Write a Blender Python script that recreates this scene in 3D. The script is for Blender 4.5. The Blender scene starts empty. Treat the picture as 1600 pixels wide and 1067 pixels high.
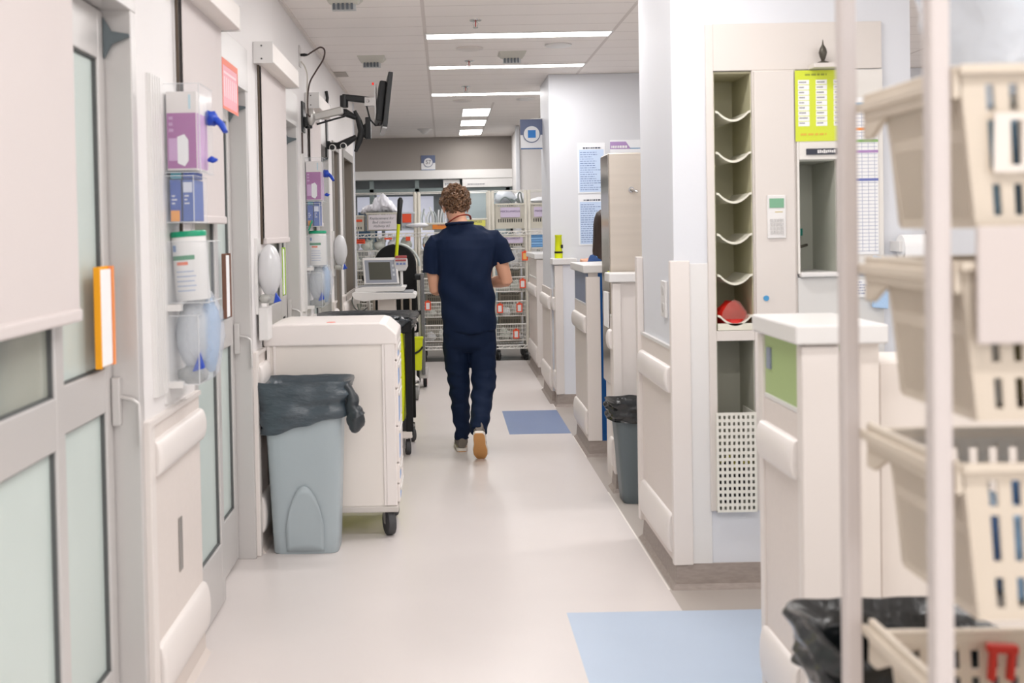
import bpy, bmesh, math, random
from mathutils import Vector, Matrix, noise
random.seed(7)
C = bpy.context.scene
COL = C.collection
PI = math.pi

# ------------------------------------------------------------------ camera
cam_data = bpy.data.cameras.new('camera')
cam = bpy.data.objects.new('camera', cam_data)
COL.objects.link(cam)
cam_data.sensor_width = 36.0
cam_data.lens = 36.0 * 1700.0 / 1600.0
cam_data.shift_x = (800.0 - 694.7) / 1600.0
cam_data.shift_y = -(533.5 - 397.0) / 1600.0
cam_data.clip_start = 0.05
cam.matrix_world = (Matrix.Translation((0, 0, 1.45)) @ Matrix.Rotation(PI/2 - 0.0218, 4, 'X') @ Matrix.Rotation(-0.0185, 4, 'Z'))
cam_data.dof.use_dof = True
cam_data.dof.focus_distance = 7.6
cam_data.dof.aperture_fstop = 3.6
C.camera = cam

# ------------------------------------------------------------------ world, exposure
w = bpy.data.worlds.new('world'); C.world = w; w.use_nodes = True
w.node_tree.nodes['Background'].inputs[0].default_value = (1.0, 0.985, 0.99, 1)
w.node_tree.nodes['Background'].inputs[1].default_value = 1.25
C.view_settings.view_transform = 'Standard'
C.view_settings.look = 'None'
C.view_settings.gamma = 1.0
C.view_settings.exposure = 0.63
LAMP = 0.42

def area(x, y, z, sx, sy, power, col=(1, .98, .982)):
    l = bpy.data.lights.new('ceiling_lamp_light', 'AREA')
    l.shape = 'RECTANGLE'; l.size = sx; l.size_y = sy; l.energy = power * LAMP; l.color = col
    o = bpy.data.objects.new('ceiling_lamp_light', l); o.location = (x, y, z)
    COL.objects.link(o); return o

# ------------------------------------------------------------------ materials
def lin(c):
    r = []
    for v in c:
        v = v / 255.0
        r.append(v/12.92 if v <= .04045 else ((v+.055)/1.055)**2.4)
    return (r[0], r[1], r[2], 1)
MATS = {}
def mat(name, rgb, rough=.5, metal=0, bump=0, bscale=40, var=0, emit=0, alpha=1, trans=0, spec=.5, coat=0, stretch=None, ior=1.45):
    if name in MATS: return MATS[name]
    m = bpy.data.materials.new(name); m.use_nodes = True
    nt = m.node_tree; b = nt.nodes['Principled BSDF']
    col = lin(rgb)
    b.inputs['Base Color'].default_value = col
    b.inputs['Roughness'].default_value = rough
    b.inputs['Metallic'].default_value = metal
    b.inputs['Alpha'].default_value = alpha
    b.inputs['Transmission Weight'].default_value = trans
    b.inputs['Specular IOR Level'].default_value = spec
    b.inputs['Coat Weight'].default_value = coat
    b.inputs['IOR'].default_value = ior
    if emit:
        b.inputs['Emission Color'].default_value = col
        b.inputs['Emission Strength'].default_value = emit
    if bump or var:
        tc = nt.nodes.new('ShaderNodeTexCoord'); mp = nt.nodes.new('ShaderNodeMapping')
        if stretch: mp.inputs['Scale'].default_value = stretch
        n = nt.nodes.new('ShaderNodeTexNoise'); n.inputs['Scale'].default_value = bscale; n.inputs['Detail'].default_value = 4
        nt.links.new(tc.outputs['Object'], mp.inputs[0]); nt.links.new(mp.outputs[0], n.inputs['Vector'])
        if bump:
            bp = nt.nodes.new('ShaderNodeBump'); bp.inputs['Strength'].default_value = bump; bp.inputs['Distance'].default_value = .01
            nt.links.new(n.outputs['Fac'], bp.inputs['Height']); nt.links.new(bp.outputs[0], b.inputs['Normal'])
        if var:
            r = nt.nodes.new('ShaderNodeValToRGB')
            r.color_ramp.elements[0].position = .3; r.color_ramp.elements[1].position = .7
            r.color_ramp.elements[0].color = tuple(c*(1-var) for c in col[:3])+(1,)
            r.color_ramp.elements[1].color = tuple(min(1, c*(1+var)) for c in col[:3])+(1,)
            nt.links.new(n.outputs['Fac'], r.inputs[0]); nt.links.new(r.outputs[0], b.inputs['Base Color'])
    MATS[name] = m; return m

M_WALL = mat('wall_paint', (229, 226, 225), .6, bump=.05, bscale=150)
M_WALLW = mat('pillar_paint', (218, 220, 225), .5, bump=.03, bscale=150)
M_CREAM = mat('cream_laminate', (222, 213, 207), .45, var=.015, bscale=60)
M_CREAMT = mat('cream_trim', (227, 220, 215), .35)
M_RAIL = mat('rail_vinyl', (229, 223, 219), .38)
M_ALU = mat('painted_aluminium', (203, 200, 198), .35, metal=.25)
M_ALUD = mat('grey_frame', (150, 147, 143), .4, metal=.3)
M_GASKET = mat('rubber_gasket', (92, 94, 94), .6)
M_FROST = mat('frosted_glass', (198, 210, 206), .28, spec=.6, var=.02, bscale=3)
M_VIEW = mat('clear_door_glass', (166, 170, 160), .08, spec=.9, var=.14, bscale=1.6)
M_BLIND = mat('blind_fabric', (211, 203, 201), .85, bump=.05, bscale=400)
M_WHITEP = mat('white_plastic', (225, 223, 221), .35)
M_IVORY = mat('ivory_plastic', (222, 213, 200), .42)
M_GREYP = mat('grey_plastic', (150, 157, 162), .42, bump=.02, bscale=200)
M_DGREYP = mat('dark_grey_plastic', (98, 108, 112), .45)
M_BLACK = mat('black_plastic', (26, 28, 30), .4)
M_BLACKF = mat('black_fabric', (22, 23, 25), .8, bump=.2, bscale=300)
M_BAG = mat('black_liner', (38, 45, 50), .25, spec=.8, bump=.5, bscale=28, stretch=(1, 1, 2.2))
M_RUB = mat('wheel_rubber', (70, 70, 72), .6)
M_CHROME = mat('chrome', (200, 200, 200), .18, metal=1)
M_STEEL = mat('stainless', (205, 198, 190), .16, metal=1, var=.03, bscale=3, stretch=(1, 1, 6))
M_STEELB = mat('brushed_stainless', (208, 198, 186), .42, metal=.75, var=.04, bscale=3, stretch=(.3, .3, 8))
M_BASE = mat('cove_base', (158, 147, 140), .55, var=.1, bscale=30, stretch=(1, 1, 4))
M_YEL = mat('hivis_yellow', (214, 224, 20), .5, bump=.1, bscale=60)
M_GREEN = mat('leaf_green_laminate', (168, 190, 132), .35)
M_SLATE = mat('slate_blue_laminate', (124, 138, 168), .3)
M_COBALT = mat('cobalt_panel', (0, 74, 138), .35)
M_INK = mat('ink', (70, 78, 96), .7)
M_PAPER = mat('paper', (240, 240, 240), .8)
M_TUBEW = mat('white_wire', (226, 222, 214), .3)
M_PLCLEAR = mat('clear_plastic', (228, 236, 244), .12, trans=.0, alpha=.09, spec=.8)
M_CLEARB = mat('clear_bag', (232, 238, 246), .25, alpha=.55, spec=.9, bump=.6, bscale=30)
M_MILKY = mat('milky_bag', (232, 236, 236), .3, spec=.7, bump=.7, bscale=22)
M_SKIN = mat('skin', (214, 160, 132), .5, bump=.04, bscale=200, var=.03)
M_NAVY = mat('navy_scrubs', (8, 26, 54), .75, bump=.12, bscale=240, spec=.25)
M_NAVYP = mat('navy_trousers', (7, 25, 52), .75, bump=.12, bscale=240, spec=.25)
M_HAIR = mat('brown_curls', (104, 76, 54), .5, var=.55, bscale=48)
M_HAIRD = mat('dark_hair', (48, 34, 28), .4, var=.3, bscale=30, stretch=(8, 8, .6))

# ------------------------------------------------------------------ mesh builder
class MB:
    def __init__(s): s.bm = bmesh.new(); s.mi = 0
    def _f(s, vs):
        try:
            f = s.bm.faces.new(vs); f.material_index = s.mi; return f
        except ValueError: return None
    def hexa(s, p):     # 8 points: bottom 4 ccw, top 4 ccw
        v = [s.bm.verts.new(q) for q in p]
        for a in ((3, 2, 1, 0), (4, 5, 6, 7), (0, 1, 5, 4), (1, 2, 6, 5), (2, 3, 7, 6), (3, 0, 4, 7)): s._f([v[i] for i in a])
        return s
    def box(s, x0, x1, y0, y1, z0, z1):
        return s.hexa([(x0, y0, z0), (x1, y0, z0), (x1, y1, z0), (x0, y1, z0), (x0, y0, z1), (x1, y0, z1), (x1, y1, z1), (x0, y1, z1)])
    def quad(s, *p): s._f([s.bm.verts.new(q) for q in p]); return s
    def rings(s, R, cap0=True, cap1=True, closed=True):
        V = [[s.bm.verts.new(p) for p in r] for r in R]; n = len(V[0])
        for a, b in zip(V, V[1:]):
            for i in range(n if closed else n-1):
                j = (i+1) % n; s._f([a[i], a[j], b[j], b[i]])
        if cap0: s._f(list(reversed(V[0])))
        if cap1: s._f(V[-1])
        return s
    def lathe(s, prof, n=20, c=(0, 0, 0), axis='z', cap0=True, cap1=True):   # prof: (r, h)
        R = []
        for r, h in prof:
            ring = []
            for i in range(n):
                a = 2*PI*i/n; u, v = r*math.cos(a), r*math.sin(a)
                p = {'z': (u, v, h), 'x': (h, u, v), 'y': (v, h, u)}[axis]
                ring.append((p[0]+c[0], p[1]+c[1], p[2]+c[2]))
            R.append(ring)
        return s.rings(R, cap0, cap1)
    def cyl(s, c, r, h, n=16, axis='z'): return s.lathe([(r, 0), (r, h)], n, c, axis)
    def tube(s, P, r, n=8, flat=1.0, cap=True):
        P = [Vector(p) for p in P]; R = []; rr = r if isinstance(r, (list, tuple)) else [r]*len(P)
        up = None
        for i, p in enumerate(P):
            t = (P[min(i+1, len(P)-1)] - P[max(i-1, 0)]).normalized()
            if up is None: up = Vector((0, 0, 1)) if abs(t.z) < .9 else Vector((0, 1, 0))
            a = t.cross(up)
            if a.length < 1e-5: a = t.cross(Vector((1, 0, 0)))
            a.normalize(); b = a.cross(t).normalized(); up = b
            R.append([p + a*rr[i]*math.cos(2*PI*k/n) + b*rr[i]*flat*math.sin(2*PI*k/n) for k in range(n)])
        return s.rings(R, cap, cap)
    def ell(s, c, rx, ry, rz, n=16, m=10, rot=None):
        R = []
        for j in range(m+1):
            t = -PI/2 + PI*j/m; q = max(math.cos(t), .02)
            ring = []
            for i in range(n):
                a = 2*PI*i/n; v = Vector((rx*q*math.cos(a), ry*q*math.sin(a), rz*math.sin(t)))
                if rot: v = rot @ v
                ring.append(v + Vector(c))
            R.append(ring)
        return s.rings(R)
    def prism(s, poly, axis, a, b):     # poly in the other two axes
        def P(u, v, h): return {'x': (h, u, v), 'y': (u, h, v), 'z': (u, v, h)}[axis]
        return s.rings([[P(u, v, a) for u, v in poly], [P(u, v, b) for u, v in poly]])
    def patch(s, A, B, Cc, D, u0, u1, v0, v1, th):     # hexahedron on a bilinear patch A(00) B(10) C(11) D(01)
        A, B, Cc, D = map(Vector, (A, B, Cc, D)); n = (B-A).cross(D-A).normalized()*th
        def q(u, v): return A*(1-u)*(1-v)+B*u*(1-v)+Cc*u*v+D*(1-u)*v
        p = [q(u0, v0), q(u1, v0), q(u1, v1), q(u0, v1)]
        return s.hexa([x-n for x in p] + p)
    def slotted(s, A, B, Cc, D, th, ncol, rows, bar=.45, mu=.06):
        v = 0
        for (a, b) in rows:
            s.patch(A, B, Cc, D, 0, 1, v, a, th)
            w_ = (1-2*mu)/ncol
            s.patch(A, B, Cc, D, 0, mu+w_*bar/2, a, b, th); s.patch(A, B, Cc, D, 1-mu-w_*bar/2, 1, a, b, th)
            for i in range(1, ncol): s.patch(A, B, Cc, D, mu+w_*(i-bar/2), mu+w_*(i+bar/2), a, b, th)
            v = b
        s.patch(A, B, Cc, D, 0, 1, v, 1, th); return s
    def bumpy(s, amp, sc, seed=0):
        s.bm.normal_update()
        o = Vector((seed*3.7, seed*1.3, seed*2.1))
        for v in s.bm.verts:
            v.co += v.normal * amp * (noise.noise(v.co*sc+o) + .5*noise.noise(v.co*sc*2.3+o))
        return s
    def mesh(s, name, mats):
        me = bpy.data.meshes.new(name)
        bmesh.ops.recalc_face_normals(s.bm, faces=s.bm.faces)
        s.bm.to_mesh(me); s.bm.free()
        for m in (mats if isinstance(mats, (list, tuple)) else [mats]): me.materials.append(m)
        return me
    def build(s, name, mats, parent=None, loc=None, rot=None, bevel=0, smooth=False, seg=2):
        o = bpy.data.objects.new(name, s.mesh(name, mats)); COL.objects.link(o)
        if parent: o.parent = parent
        if loc: o.location = loc
        if rot: o.rotation_euler = rot
        if smooth: shade(o)
        if bevel:
            md = o.modifiers.new('bevel', 'BEVEL'); md.width = bevel; md.segments = seg; md.limit_method = 'ANGLE'; md.angle_limit = .7
            md.harden_normals = False
        return o
def shade(o, ang=.9):
    me = o.data
    for p in me.polygons: p.use_smooth = True
    try: me.set_sharp_from_angle(angle=ang)
    except Exception: pass
def B(x0, x1, y0, y1, z0, z1): return MB().box(x0, x1, y0, y1, z0, z1)

def thing(name, label, cat, loc=(0, 0, 0), rz=0, group=None):
    o = bpy.data.objects.new(name, None); COL.objects.link(o); o.empty_display_size = .1
    o.location = loc; o.rotation_euler = (0, 0, rz)
    return tag(o, label, cat, group)
def tag(o, label, cat, group=None):
    o['label'] = label; o['category'] = cat
    if group: o['group'] = group
    return o
def struct(o): o['kind'] = 'structure'; return o
def copy_tree(o, parent=None):
    c = o.copy(); COL.objects.link(c)
    if parent: c.parent = parent
    for ch in list(o.children): copy_tree(ch, c)
    return c
def dup(o, loc, label, rz=None, group=None):
    c = copy_tree(o); c.location = loc
    if rz is not None: c.rotation_euler = (0, 0, rz)
    c['label'] = label
    if group: c['group'] = group
    return c
def text(name, s, size, m, parent, loc, rot=(PI/2, 0, 0), ext=.0006, align='CENTER', shear=0):
    cu = bpy.data.curves.new(name, 'FONT'); cu.body = s; cu.size = size; cu.align_x = align; cu.align_y = 'CENTER'; cu.extrude = ext; cu.shear = shear
    t = bpy.data.objects.new('tmp_text', cu); COL.objects.link(t)
    bpy.context.view_layer.update()
    me = bpy.data.meshes.new_from_object(t.evaluated_get(bpy.context.evaluated_depsgraph_get()))
    bpy.data.objects.remove(t); bpy.data.curves.remove(cu)
    me.name = name; me.materials.clear(); me.materials.append(m)
    o = bpy.data.objects.new(name, me); COL.objects.link(o); o.parent = parent; o.location = loc; o.rotation_euler = rot
    return o
def strips(x0, x1, z0, z1, n, y, th=.5, seed=1, minw=.5):      # lines of small print, facing -y
    r = random.Random(seed); mb = MB(); h = (z1-z0)/n
    for i in range(n):
        zc = z1-h*(i+.5); x = x0; e = x0+(x1-x0)*r.uniform(minw, 1)
        while x < e-.002:
            wd = r.uniform(.008, .03)*(x1-x0)/.2; x2 = min(e, x+wd)
            mb.box(x, x2, y-.0008, y, zc-h*th/2, zc+h*th/2); x = x2+.006*(x1-x0)/.2
    return mb

# ================================================================== SETTING
# ---- floor: one sheet of vinyl with inlaid areas and a painted shadow band
def floor_mat(name, rgb, var):
    m = mat(name, rgb, .3, var=var, bscale=2.2, bump=.012, spec=.32)
    return m
M_FLOOR = floor_mat('floor_vinyl', (216, 209, 206), .02)
M_FLOORG = floor_mat('floor_grey_border', (178, 170, 163), .03)
M_FLOORB = floor_mat('floor_blue_inlay', (182, 197, 216), .03)
M_FLOORB2 = floor_mat('floor_slate_inlay', (118, 138, 176), .03)
M_FLOORD = floor_mat('floor_shelf_shadow', (104, 98, 92), .03)  # shadow of the wire shelving, painted as a dark band on the floor
M_FLOORR = floor_mat('floor_room_grey', (150, 143, 137), .03)
fb = MB()
def fq(x0, x1, y0, y1, mi): fb.mi = mi; fb.quad((x0, y0, 0), (x1, y0, 0), (x1, y1, 0), (x0, y1, 0))
XB = .872
fq(-1.2, .435, -3, 12.0, 0)
for (a, b, m1) in ((-3, 3.05, 0), (3.05, 4.073, 2), (4.073, 7.66, 0), (7.66, 8.66, 3), (8.66, 12.0, 0)): fq(.435, XB, a, b, m1)
fq(XB, 7, -3, 3.05, 1); fq(XB, 7, 3.05, 4.073, 2); fq(XB, 7, 4.073, 12.0, 1)
fq(-4, -1.2, 10.6, 12.0, 0)
fq(-4, 7, 12.0, 12.35, 4); fq(-4, 7, 12.35, 16, 5)
fl = fb.build('floor', [M_FLOOR, M_FLOORG, M_FLOORB, M_FLOORB2, M_FLOORD, M_FLOORR]); struct(fl)
sb = MB()
for y0, y1 in ((4.31, 5.93), (6.84, 7.55), (8.76, 9.9)): sb.box(XB-.004, XB+.004, y0, y1, 0, .0012)
struct(sb.build('trim_1', mat('sealant_bead', (238, 232, 226), .4)))

# ---- ceiling with linear planks: procedural dark joints every 0.306 m and long runners
def ceil_mat():
    m = bpy.data.materials.new('ceiling_planks'); m.use_nodes = True; nt = m.node_tree; b = nt.nodes['Principled BSDF']
    tc = nt.nodes.new('ShaderNodeTexCoord'); sp = nt.nodes.new('ShaderNodeSeparateXYZ'); nt.links.new(tc.outputs['Object'], sp.inputs[0])
    def M(op, a, bb=None, c=None):
        n = nt.nodes.new('ShaderNodeMath'); n.operation = op
        for i, v in enumerate((a, bb, c)):
            if v is None: continue
            if isinstance(v, (int, float)): n.inputs[i].default_value = v
            else: nt.links.new(v, n.inputs[i])
        return n.outputs[0]
    yy = M('FRACT', M('DIVIDE', M('ADD', sp.outputs['Y'], 10.035), .306))
    joint = M('LESS_THAN', yy, .022)
    run = None
    for xr in (-.10, 1.117, 2.334, 3.55):
        g = M('LESS_THAN', M('ABSOLUTE', M('SUBTRACT', sp.outputs['X'], xr)), .011)
        run = g if run is None else M('MAXIMUM', run, g)
    g = M('MULTIPLY', M('LESS_THAN', M('ABSOLUTE', M('SUBTRACT', sp.outputs['X'], .517)), .011), M('GREATER_THAN', sp.outputs['Y'], 10.9))
    run = M('MAXIMUM', run, g)
    mx = nt.nodes.new('ShaderNodeMix'); mx.data_type = 'RGBA'
    mx.inputs[6].default_value = lin((248, 242, 238)); mx.inputs[7].default_value = lin((206, 198, 193)); nt.links.new(joint, mx.inputs[0])
    m2 = nt.nodes.new('ShaderNodeMix'); m2.data_type = 'RGBA'; m2.inputs[7].default_value = lin((222, 214, 209))
    nt.links.new(mx.outputs[2], m2.inputs[6]); nt.links.new(run, m2.inputs[0])
    nt.links.new(m2.outputs[2], b.inputs['Base Color']); b.inputs['Roughness'].default_value = .6
    return m
H = 2.72
struct(B(-4, 7, -3, 16, H, H+.06).build('ceiling', ceil_mat()))
struct(B(-.872, -.852, -3, 10.6, H-.02, H).build('trim_2', M_CREAMT))

# ---- left wall with recessed door bays
XL = -.87
def solid_y(mb, y0, y1, z0=0, z1=H): mb.box(XL-.16, XL, y0, y1, z0, z1)
lw = MB()
solid_y(lw, -3, -1.54)
OPEN = [(-1.54, -.33), (.33, 1.44), (1.88, 3.09), (3.75, 4.86), (5.30, 6.51), (7.17, 8.28)]
prev = -3
for a, b in OPEN:
    solid_y(lw, prev if prev > -3 else -1.54, a); solid_y(lw, a, b, 2.27, H); prev = b
solid_y(lw, 8.28, 8.56); solid_y(lw, 8.56, 9.0, 2.14, H)
solid_y(lw, 9.0, 9.42); solid_y(lw, 9.42, 10.36, 2.14, H); solid_y(lw, 9.42, 10.36, 0, .77); solid_y(lw, 10.36, 10.6)
struct(lw.build('wall_left', M_WALL))
struct(B(XL-3.2, XL-.16, 10.5, 10.6, 0, H).build('wall_left_return', M_WALL))
# wainscot, handrail and bumper on each pier
def rail_prof(cz, r, d, side=1):    # half-round profile in (x,z)
    P = []
    for i in range(13):
        a = -PI/2 + PI*i/12
        P.append((d*math.cos(a)**.7 if math.cos(a) > 0 else 0, cz + r*math.sin(a)))
    return P
def rail(parent, y0, y1, cz, r, d, x, side=1, name='handrail'):
    mb = MB(); R = []
    n = 6
    ys = [y0 + .001] + [y0 + .03*(1-math.cos(PI/2*k/n)) for k in range(1, n+1)] + [y1 - .03*(1-math.cos(PI/2*(n-k)/n)) for k in range(0, n)] + [y1-.001]
    ss = [.55] + [.55+.45*math.sin(PI/2*k/n) for k in range(1, n+1)] + [.55+.45*math.sin(PI/2*(n-k)/n) for k in range(0, n)] + [.55]
    for y, s_ in zip(ys, ss):
        R.append([(x + side*px*s_, y, cz + (pz-cz)*(.8+.2*s_)) for px, pz in rail_prof(cz, r, d)])
    mb.rings(R); return mb.build(name, M_RAIL, parent, smooth=True)
k = 0
for (a, b) in ((-.33, .33), (1.44, 1.88), (3.09, 3.75), (4.86, 5.30), (6.51, 7.17), (8.28, 8.56), (9.0, 10.6)):
    k += 1
    wn = B(XL, XL+.012, a+.05, b-.004, .1, .90).build('wall_wainscot_left_%d' % k, M_CREAM, bevel=.002); struct(wn)
    struct(B(XL, XL+.02, a+.03, b-.004, .90, .915).build('trim_%d' % (k+10), M_CREAMT))
    struct(B(XL, XL+.022, a, a+.05, 0, .92).build('trim_%d' % (k+20), M_CREAMT, bevel=.004))
    struct(MB().prism([(XL, 0), (XL+.035, 0), (XL+.018, .02), (XL+.014, .1), (XL, .1)], 'y', a+.05, b-.004).build('baseboard_left_%d' % k, mat('cove_light', (214, 204, 197), .5)))
    r1 = rail(None, a+.055, b-.002, .80, .055, .03, XL+.012); r1.name = 'trim_%d' % (k+30); struct(r1)
    r2 = rail(None, a+.055, b-.002, .17, .085, .03, XL+.012); r2.name = 'trim_%d' % (k+40); struct(r2)
    # pale metal edge of the recess return
struct(B(XL-.16, XL+.012, 10.6, 10.625, 0, H).build('trim_60', M_WALLW))

def door_bay(n, y0, y1, yq, blind=None, board=None, near_first=True):
    """two leaves: the near one in front, the far one set back"""
    d = thing('door_%d' % n, '', '', (XL, y0, 0)); del d['label']; del d['category']; struct(d)
    L = y1-y0; ym = yq-y0
    fr = MB()
    fr.box(-.16, .004, -.012, .035, 0, 2.25); fr.box(-.16, .004, L-.035, L+.012, 0, 2.25)
    fr.box(-.16, .006, -.012, L+.012, 2.08, 2.27)
    fr.build('door_frame', M_ALU, d, bevel=.003)
    fr = MB(); fr.box(-.155, -.1, .03, L-.03, 0, .012); fr.build('threshold', M_ALU, d)
    def leaf(a, b, x, glass_top):
        lf = MB()
        lf.box(x-.04, x, a, a+.055, .01, 2.075); lf.box(x-.04, x, b-.055, b, .01, 2.075)
        lf.box(x-.04, x, a+.055, b-.055, .01, .245); lf.box(x-.04, x, a+.055, b-.055, 1.94, 2.075)
        lf.box(x-.04, x, a+.055, b-.055, .965, 1.085)
        lo = lf.build('door_leaf', M_ALU, d, bevel=.004)
        g = MB()
        for z0, z1 in ((.245, .965), (1.085, 1.94)):
            for (p, q) in ((a+.055, a+.058), (b-.060, b-.055)): g.box(x-.028, x-.008, p, q, z0, z1)
            g.box(x-.028, x-.008, a+.055, b-.055, z0, z0+.004); g.box(x-.028, x-.008, a+.055, b-.055, z1-.004, z1)
        g.build('gasket', M_GASKET, lo)
        B(x-.026, x-.018, a+.06, b-.06, .25, .96).build('lower_glass', M_FROST, lo)
        B(x-.026, x-.018, a+.06, b-.06, 1.09, 1.935).build('upper_glass', glass_top, lo)
        return lo
    l1 = leaf(.02, ym, -.018, M_VIEW)
    l2 = leaf(ym-.01, L-.04, -.07, M_FROST)
    # dark pivot arm and pull handle at the far jamb
    pv = MB(); pv.prism([(-.068, 1.945), (-.045, 1.985), (.004, 2.004), (.004, 2.012), (-.045, 2.02), (-.068, 2.06)], 'y', L-.055, L-.044)
    pv.build('pivot_arm', M_DGREYP, d)
    h = MB(); h.box(-.068, -.045, L-.06, L-.036, .92, 1.055); h.build('lock_plate', M_ALU, d, bevel=.003)
    h = MB(); h.tube([(-.05, L-.045, 1.0), (-.012, L-.05, .992), (.006, L-.052, .98), (.008, L-.052, .86)], .006, 8); h.build('door_handle', M_ALU, d, smooth=True)
    return d
door_bay(1, 1.88, 3.09, 2.52)
door_bay(2, 3.75, 4.86, 4.27)
door_bay(3, 5.30, 6.51, 5.94)
door_bay(4, 7.17, 8.28, 7.69)
door_bay(5, -1.54, -.33, -.9)
door_bay(6, .33, 1.44, .85)
# tall dark side opening and window near the wall's end
M_WIN = mat('smoked_glass', (118, 109, 98), .45, spec=.3)
for n, (a, b, z0) in enumerate(((8.56, 9.0, .02), (9.42, 10.36, .77))):
    wd = thing('window_%d' % (n+1), '', '', (XL, a, 0)); del wd['label']; del wd['category']; struct(wd)
    L = b-a; f = MB()
    f.box(-.004, .014, -.03, .008, z0-.03, 2.17); f.box(-.004, .014, L-.008, L+.02, z0-.03, 2.17)
    f.box(-.004, .014, .008, L-.008, 2.10, 2.17); f.box(-.004, .02, .008, L-.008, z0-.03, z0+.02)
    f.build('window_frame', M_ALUD, wd, bevel=.003)
    f = MB(); f.box(-.15, -.004, L-.02, L+.0, z0, 2.14); f.box(-.15, -.004, .0, .02, z0, 2.14); f.box(-.15, -.004, .02, L-.02, 2.12, 2.14)
    f.build('reveal', mat('taupe_reveal', (146, 137, 127), .5), wd)
    f = MB(); f.box(-.11, -.095, L-.045, L-.02, z0, 2.12); f.build('stop_bead', M_WIN, wd)
    B(-.15, -.14, .02, L-.02, z0, 2.12).build('pane', M_WIN, wd)
    if n: B(-.14, -.10, L*.45, L*.45+.04, z0, 2.12).build('mullion', M_ALUD, wd)

# ---- blinds on the near leaf of each bay
M_BLINDV = mat('blind_valance', (232, 226, 221), .5)
def blind(y0, y1, label, bottom=1.49, bow=0):
    t = thing('roller_blind', label, 'blind', (XL+.02, y0, 0), group='roller blinds over the ward doors')
    L = y1-y0; mb = MB(); R = []
    B(-.019, .07, -.1, L+.04, 2.245, 2.335).build('valance', M_BLINDV, t, bevel=.004)
    B(-.019, .072, -.106, -.1, 2.24, 2.34).build('end_bracket', M_WHITEP, t); B(-.019, .072, L+.04, L+.046, 2.24, 2.34).build('end_bracket', M_WHITEP, t)
    for zz in (2.26, 2.32): MB().cyl((.02, -.11, zz), .004, .006, 8, 'y').build('screw', M_GASKET, t)
    n = 24
    s_ = MB(); V = []
    for i in range(n+1):
        f_ = i/n
        V.append([( -.002+.006*math.sin(f_*9)*0 + bow*math.sin(PI*f_)*0 + (.004*math.sin(f_*7) if f_ > .8 else 0), L*f_)])
    pr = [(v[0][0], v[0][1]) for v in V]
    for z in (bottom+.02, 1.9, 2.25):
        R.append([(x, y, z) for x, y in pr] + [(x+.0015, y, z) for x, y in reversed(pr)])
    s_.rings(R); s_.build('blind_sheet', M_BLIND, t, smooth=True)
    B(-.008, .01, 0, L, bottom, bottom+.03).build('hem_bar', M_BLIND, t, bevel=.006)
    return t
blind(1.70, 2.52, 'cream roller blind nearest the camera, pulled down over the left door glass', 1.255)
blind(3.60, 4.22, 'cream roller blind beside the pink notice and the nearer glove box', 1.49)
blind(5.16, 5.93, 'cream roller blind in front of the wall arm, above the white drawer cart', 1.40)
blind(7.02, 7.60, 'farthest cream roller blind, mostly hidden behind the farther glove box', 1.49)
# thin dark line running down by the near edge of two blinds
for y, lb in ((3.555, 'dark line running straight down above the nearer glove box'), (5.115, 'dark line beside the roller blind under the wall arm cable')):
    t = MB().tube([(XL+.012, y, 2.72 if y < 4 else 2.24), (XL+.012, y, 1.6), (XL+.012, y, 1.4)], .0055, 6).build('blind_edge_line', mat('brown_line', (84, 72, 60), .7))
    tag(t, lb, 'cord', 'dark lines by the blinds')

# ---- back of the corridor: room 57 front
bw = MB(); bw.box(-4, .94, 14.85, 14.95, 2.27, H)
struct(bw.build('wall_back', mat('taupe_header', (152, 145, 139), .6)))
struct(B(-4, .94, 14.80, 14.95, 2.15, 2.27).build('trim_61', M_WHITEP, bevel=.004))
struct(B(.26, .94, 14.81, 14.95, 2.03, 2.15).build('trim_62', M_WHITEP, bevel=.003))
M_TEAL = mat('teal_grey_frame', (128, 140, 140), .4, metal=.2)
M_LAV = mat('lavender_window', (214, 216, 230), .5, emit=.25)
M_ROOM = mat('room_grey', (138, 143, 142), .6)
d = thing('door_7', '', '', (0, 14.9, 0)); del d['label']; del d['category']; struct(d)
B(-4, .94, .28, .32, 0, 2.2).build('room_backdrop_wall', M_ROOM, d)
f = MB()
for x in (-4, -1.26, -.98, -.36, .20, .88): f.box(x-.03, x+.03, -.03, .02, 0, 2.15)
f.box(-4, .94, -.03, .02, 1.98, 2.03); f.box(-4, .94, -.03, .02, 0, .2); f.box(-4, .94, -.03, .02, 1.02, 1.1)
f.build('door_frame', M_TEAL, d, bevel=.003)
f = MB()
f.box(-1.2, .24, .1, .14, 1.99, 2.02); f.box(-.92, -.86, .08, .1, 1.3, 2.0)
for x0, x1 in ((-1.2, -.96), (-.82, -.42), (-.36, -.14), (-.02, .15)): f.box(x0, x1, .22, .24, 1.2, 1.93)
f.build('window_light', M_LAV, d)
B(-1.18, -.9, .12, .18, 1.3, 1.72).build('dark_cabinet', mat('navy_dim', (60, 92, 120), .5), d)
B(.26, .86, -.01, .0, .2, 2.0).build('pane', mat('pale_teal_glass', (186, 202, 206), .12, spec=.8, alpha=.8), d)
B(.40, .64, .1, .12, 1.70, 1.82).build('notice', mat('mauve_notice', (196, 176, 186), .7), d)
MB().ell((.72, .2, 1.5), .14, .1, .16).build('blue_bundle', mat('blue_bundle', (92, 124, 146), .8), d, smooth=True)
B(.0, .22, -.05, -.035, 2.0, 2.14).build('switch_panel', M_WHITEP, d)
sg = strips(.02, .2, 2.06, 2.1, 2, -.051); sg.build('print', M_INK, d)
sg = strips(.33, .58, 2.06, 2.085, 1, -.095, minw=.95); sg.build('panel_print', mat('pale_ink', (150, 150, 155), .7), d)
struct(B(.94, 7, 13.45, 14.9, 0, H).build('wall_far_right', M_WALL))
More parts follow.
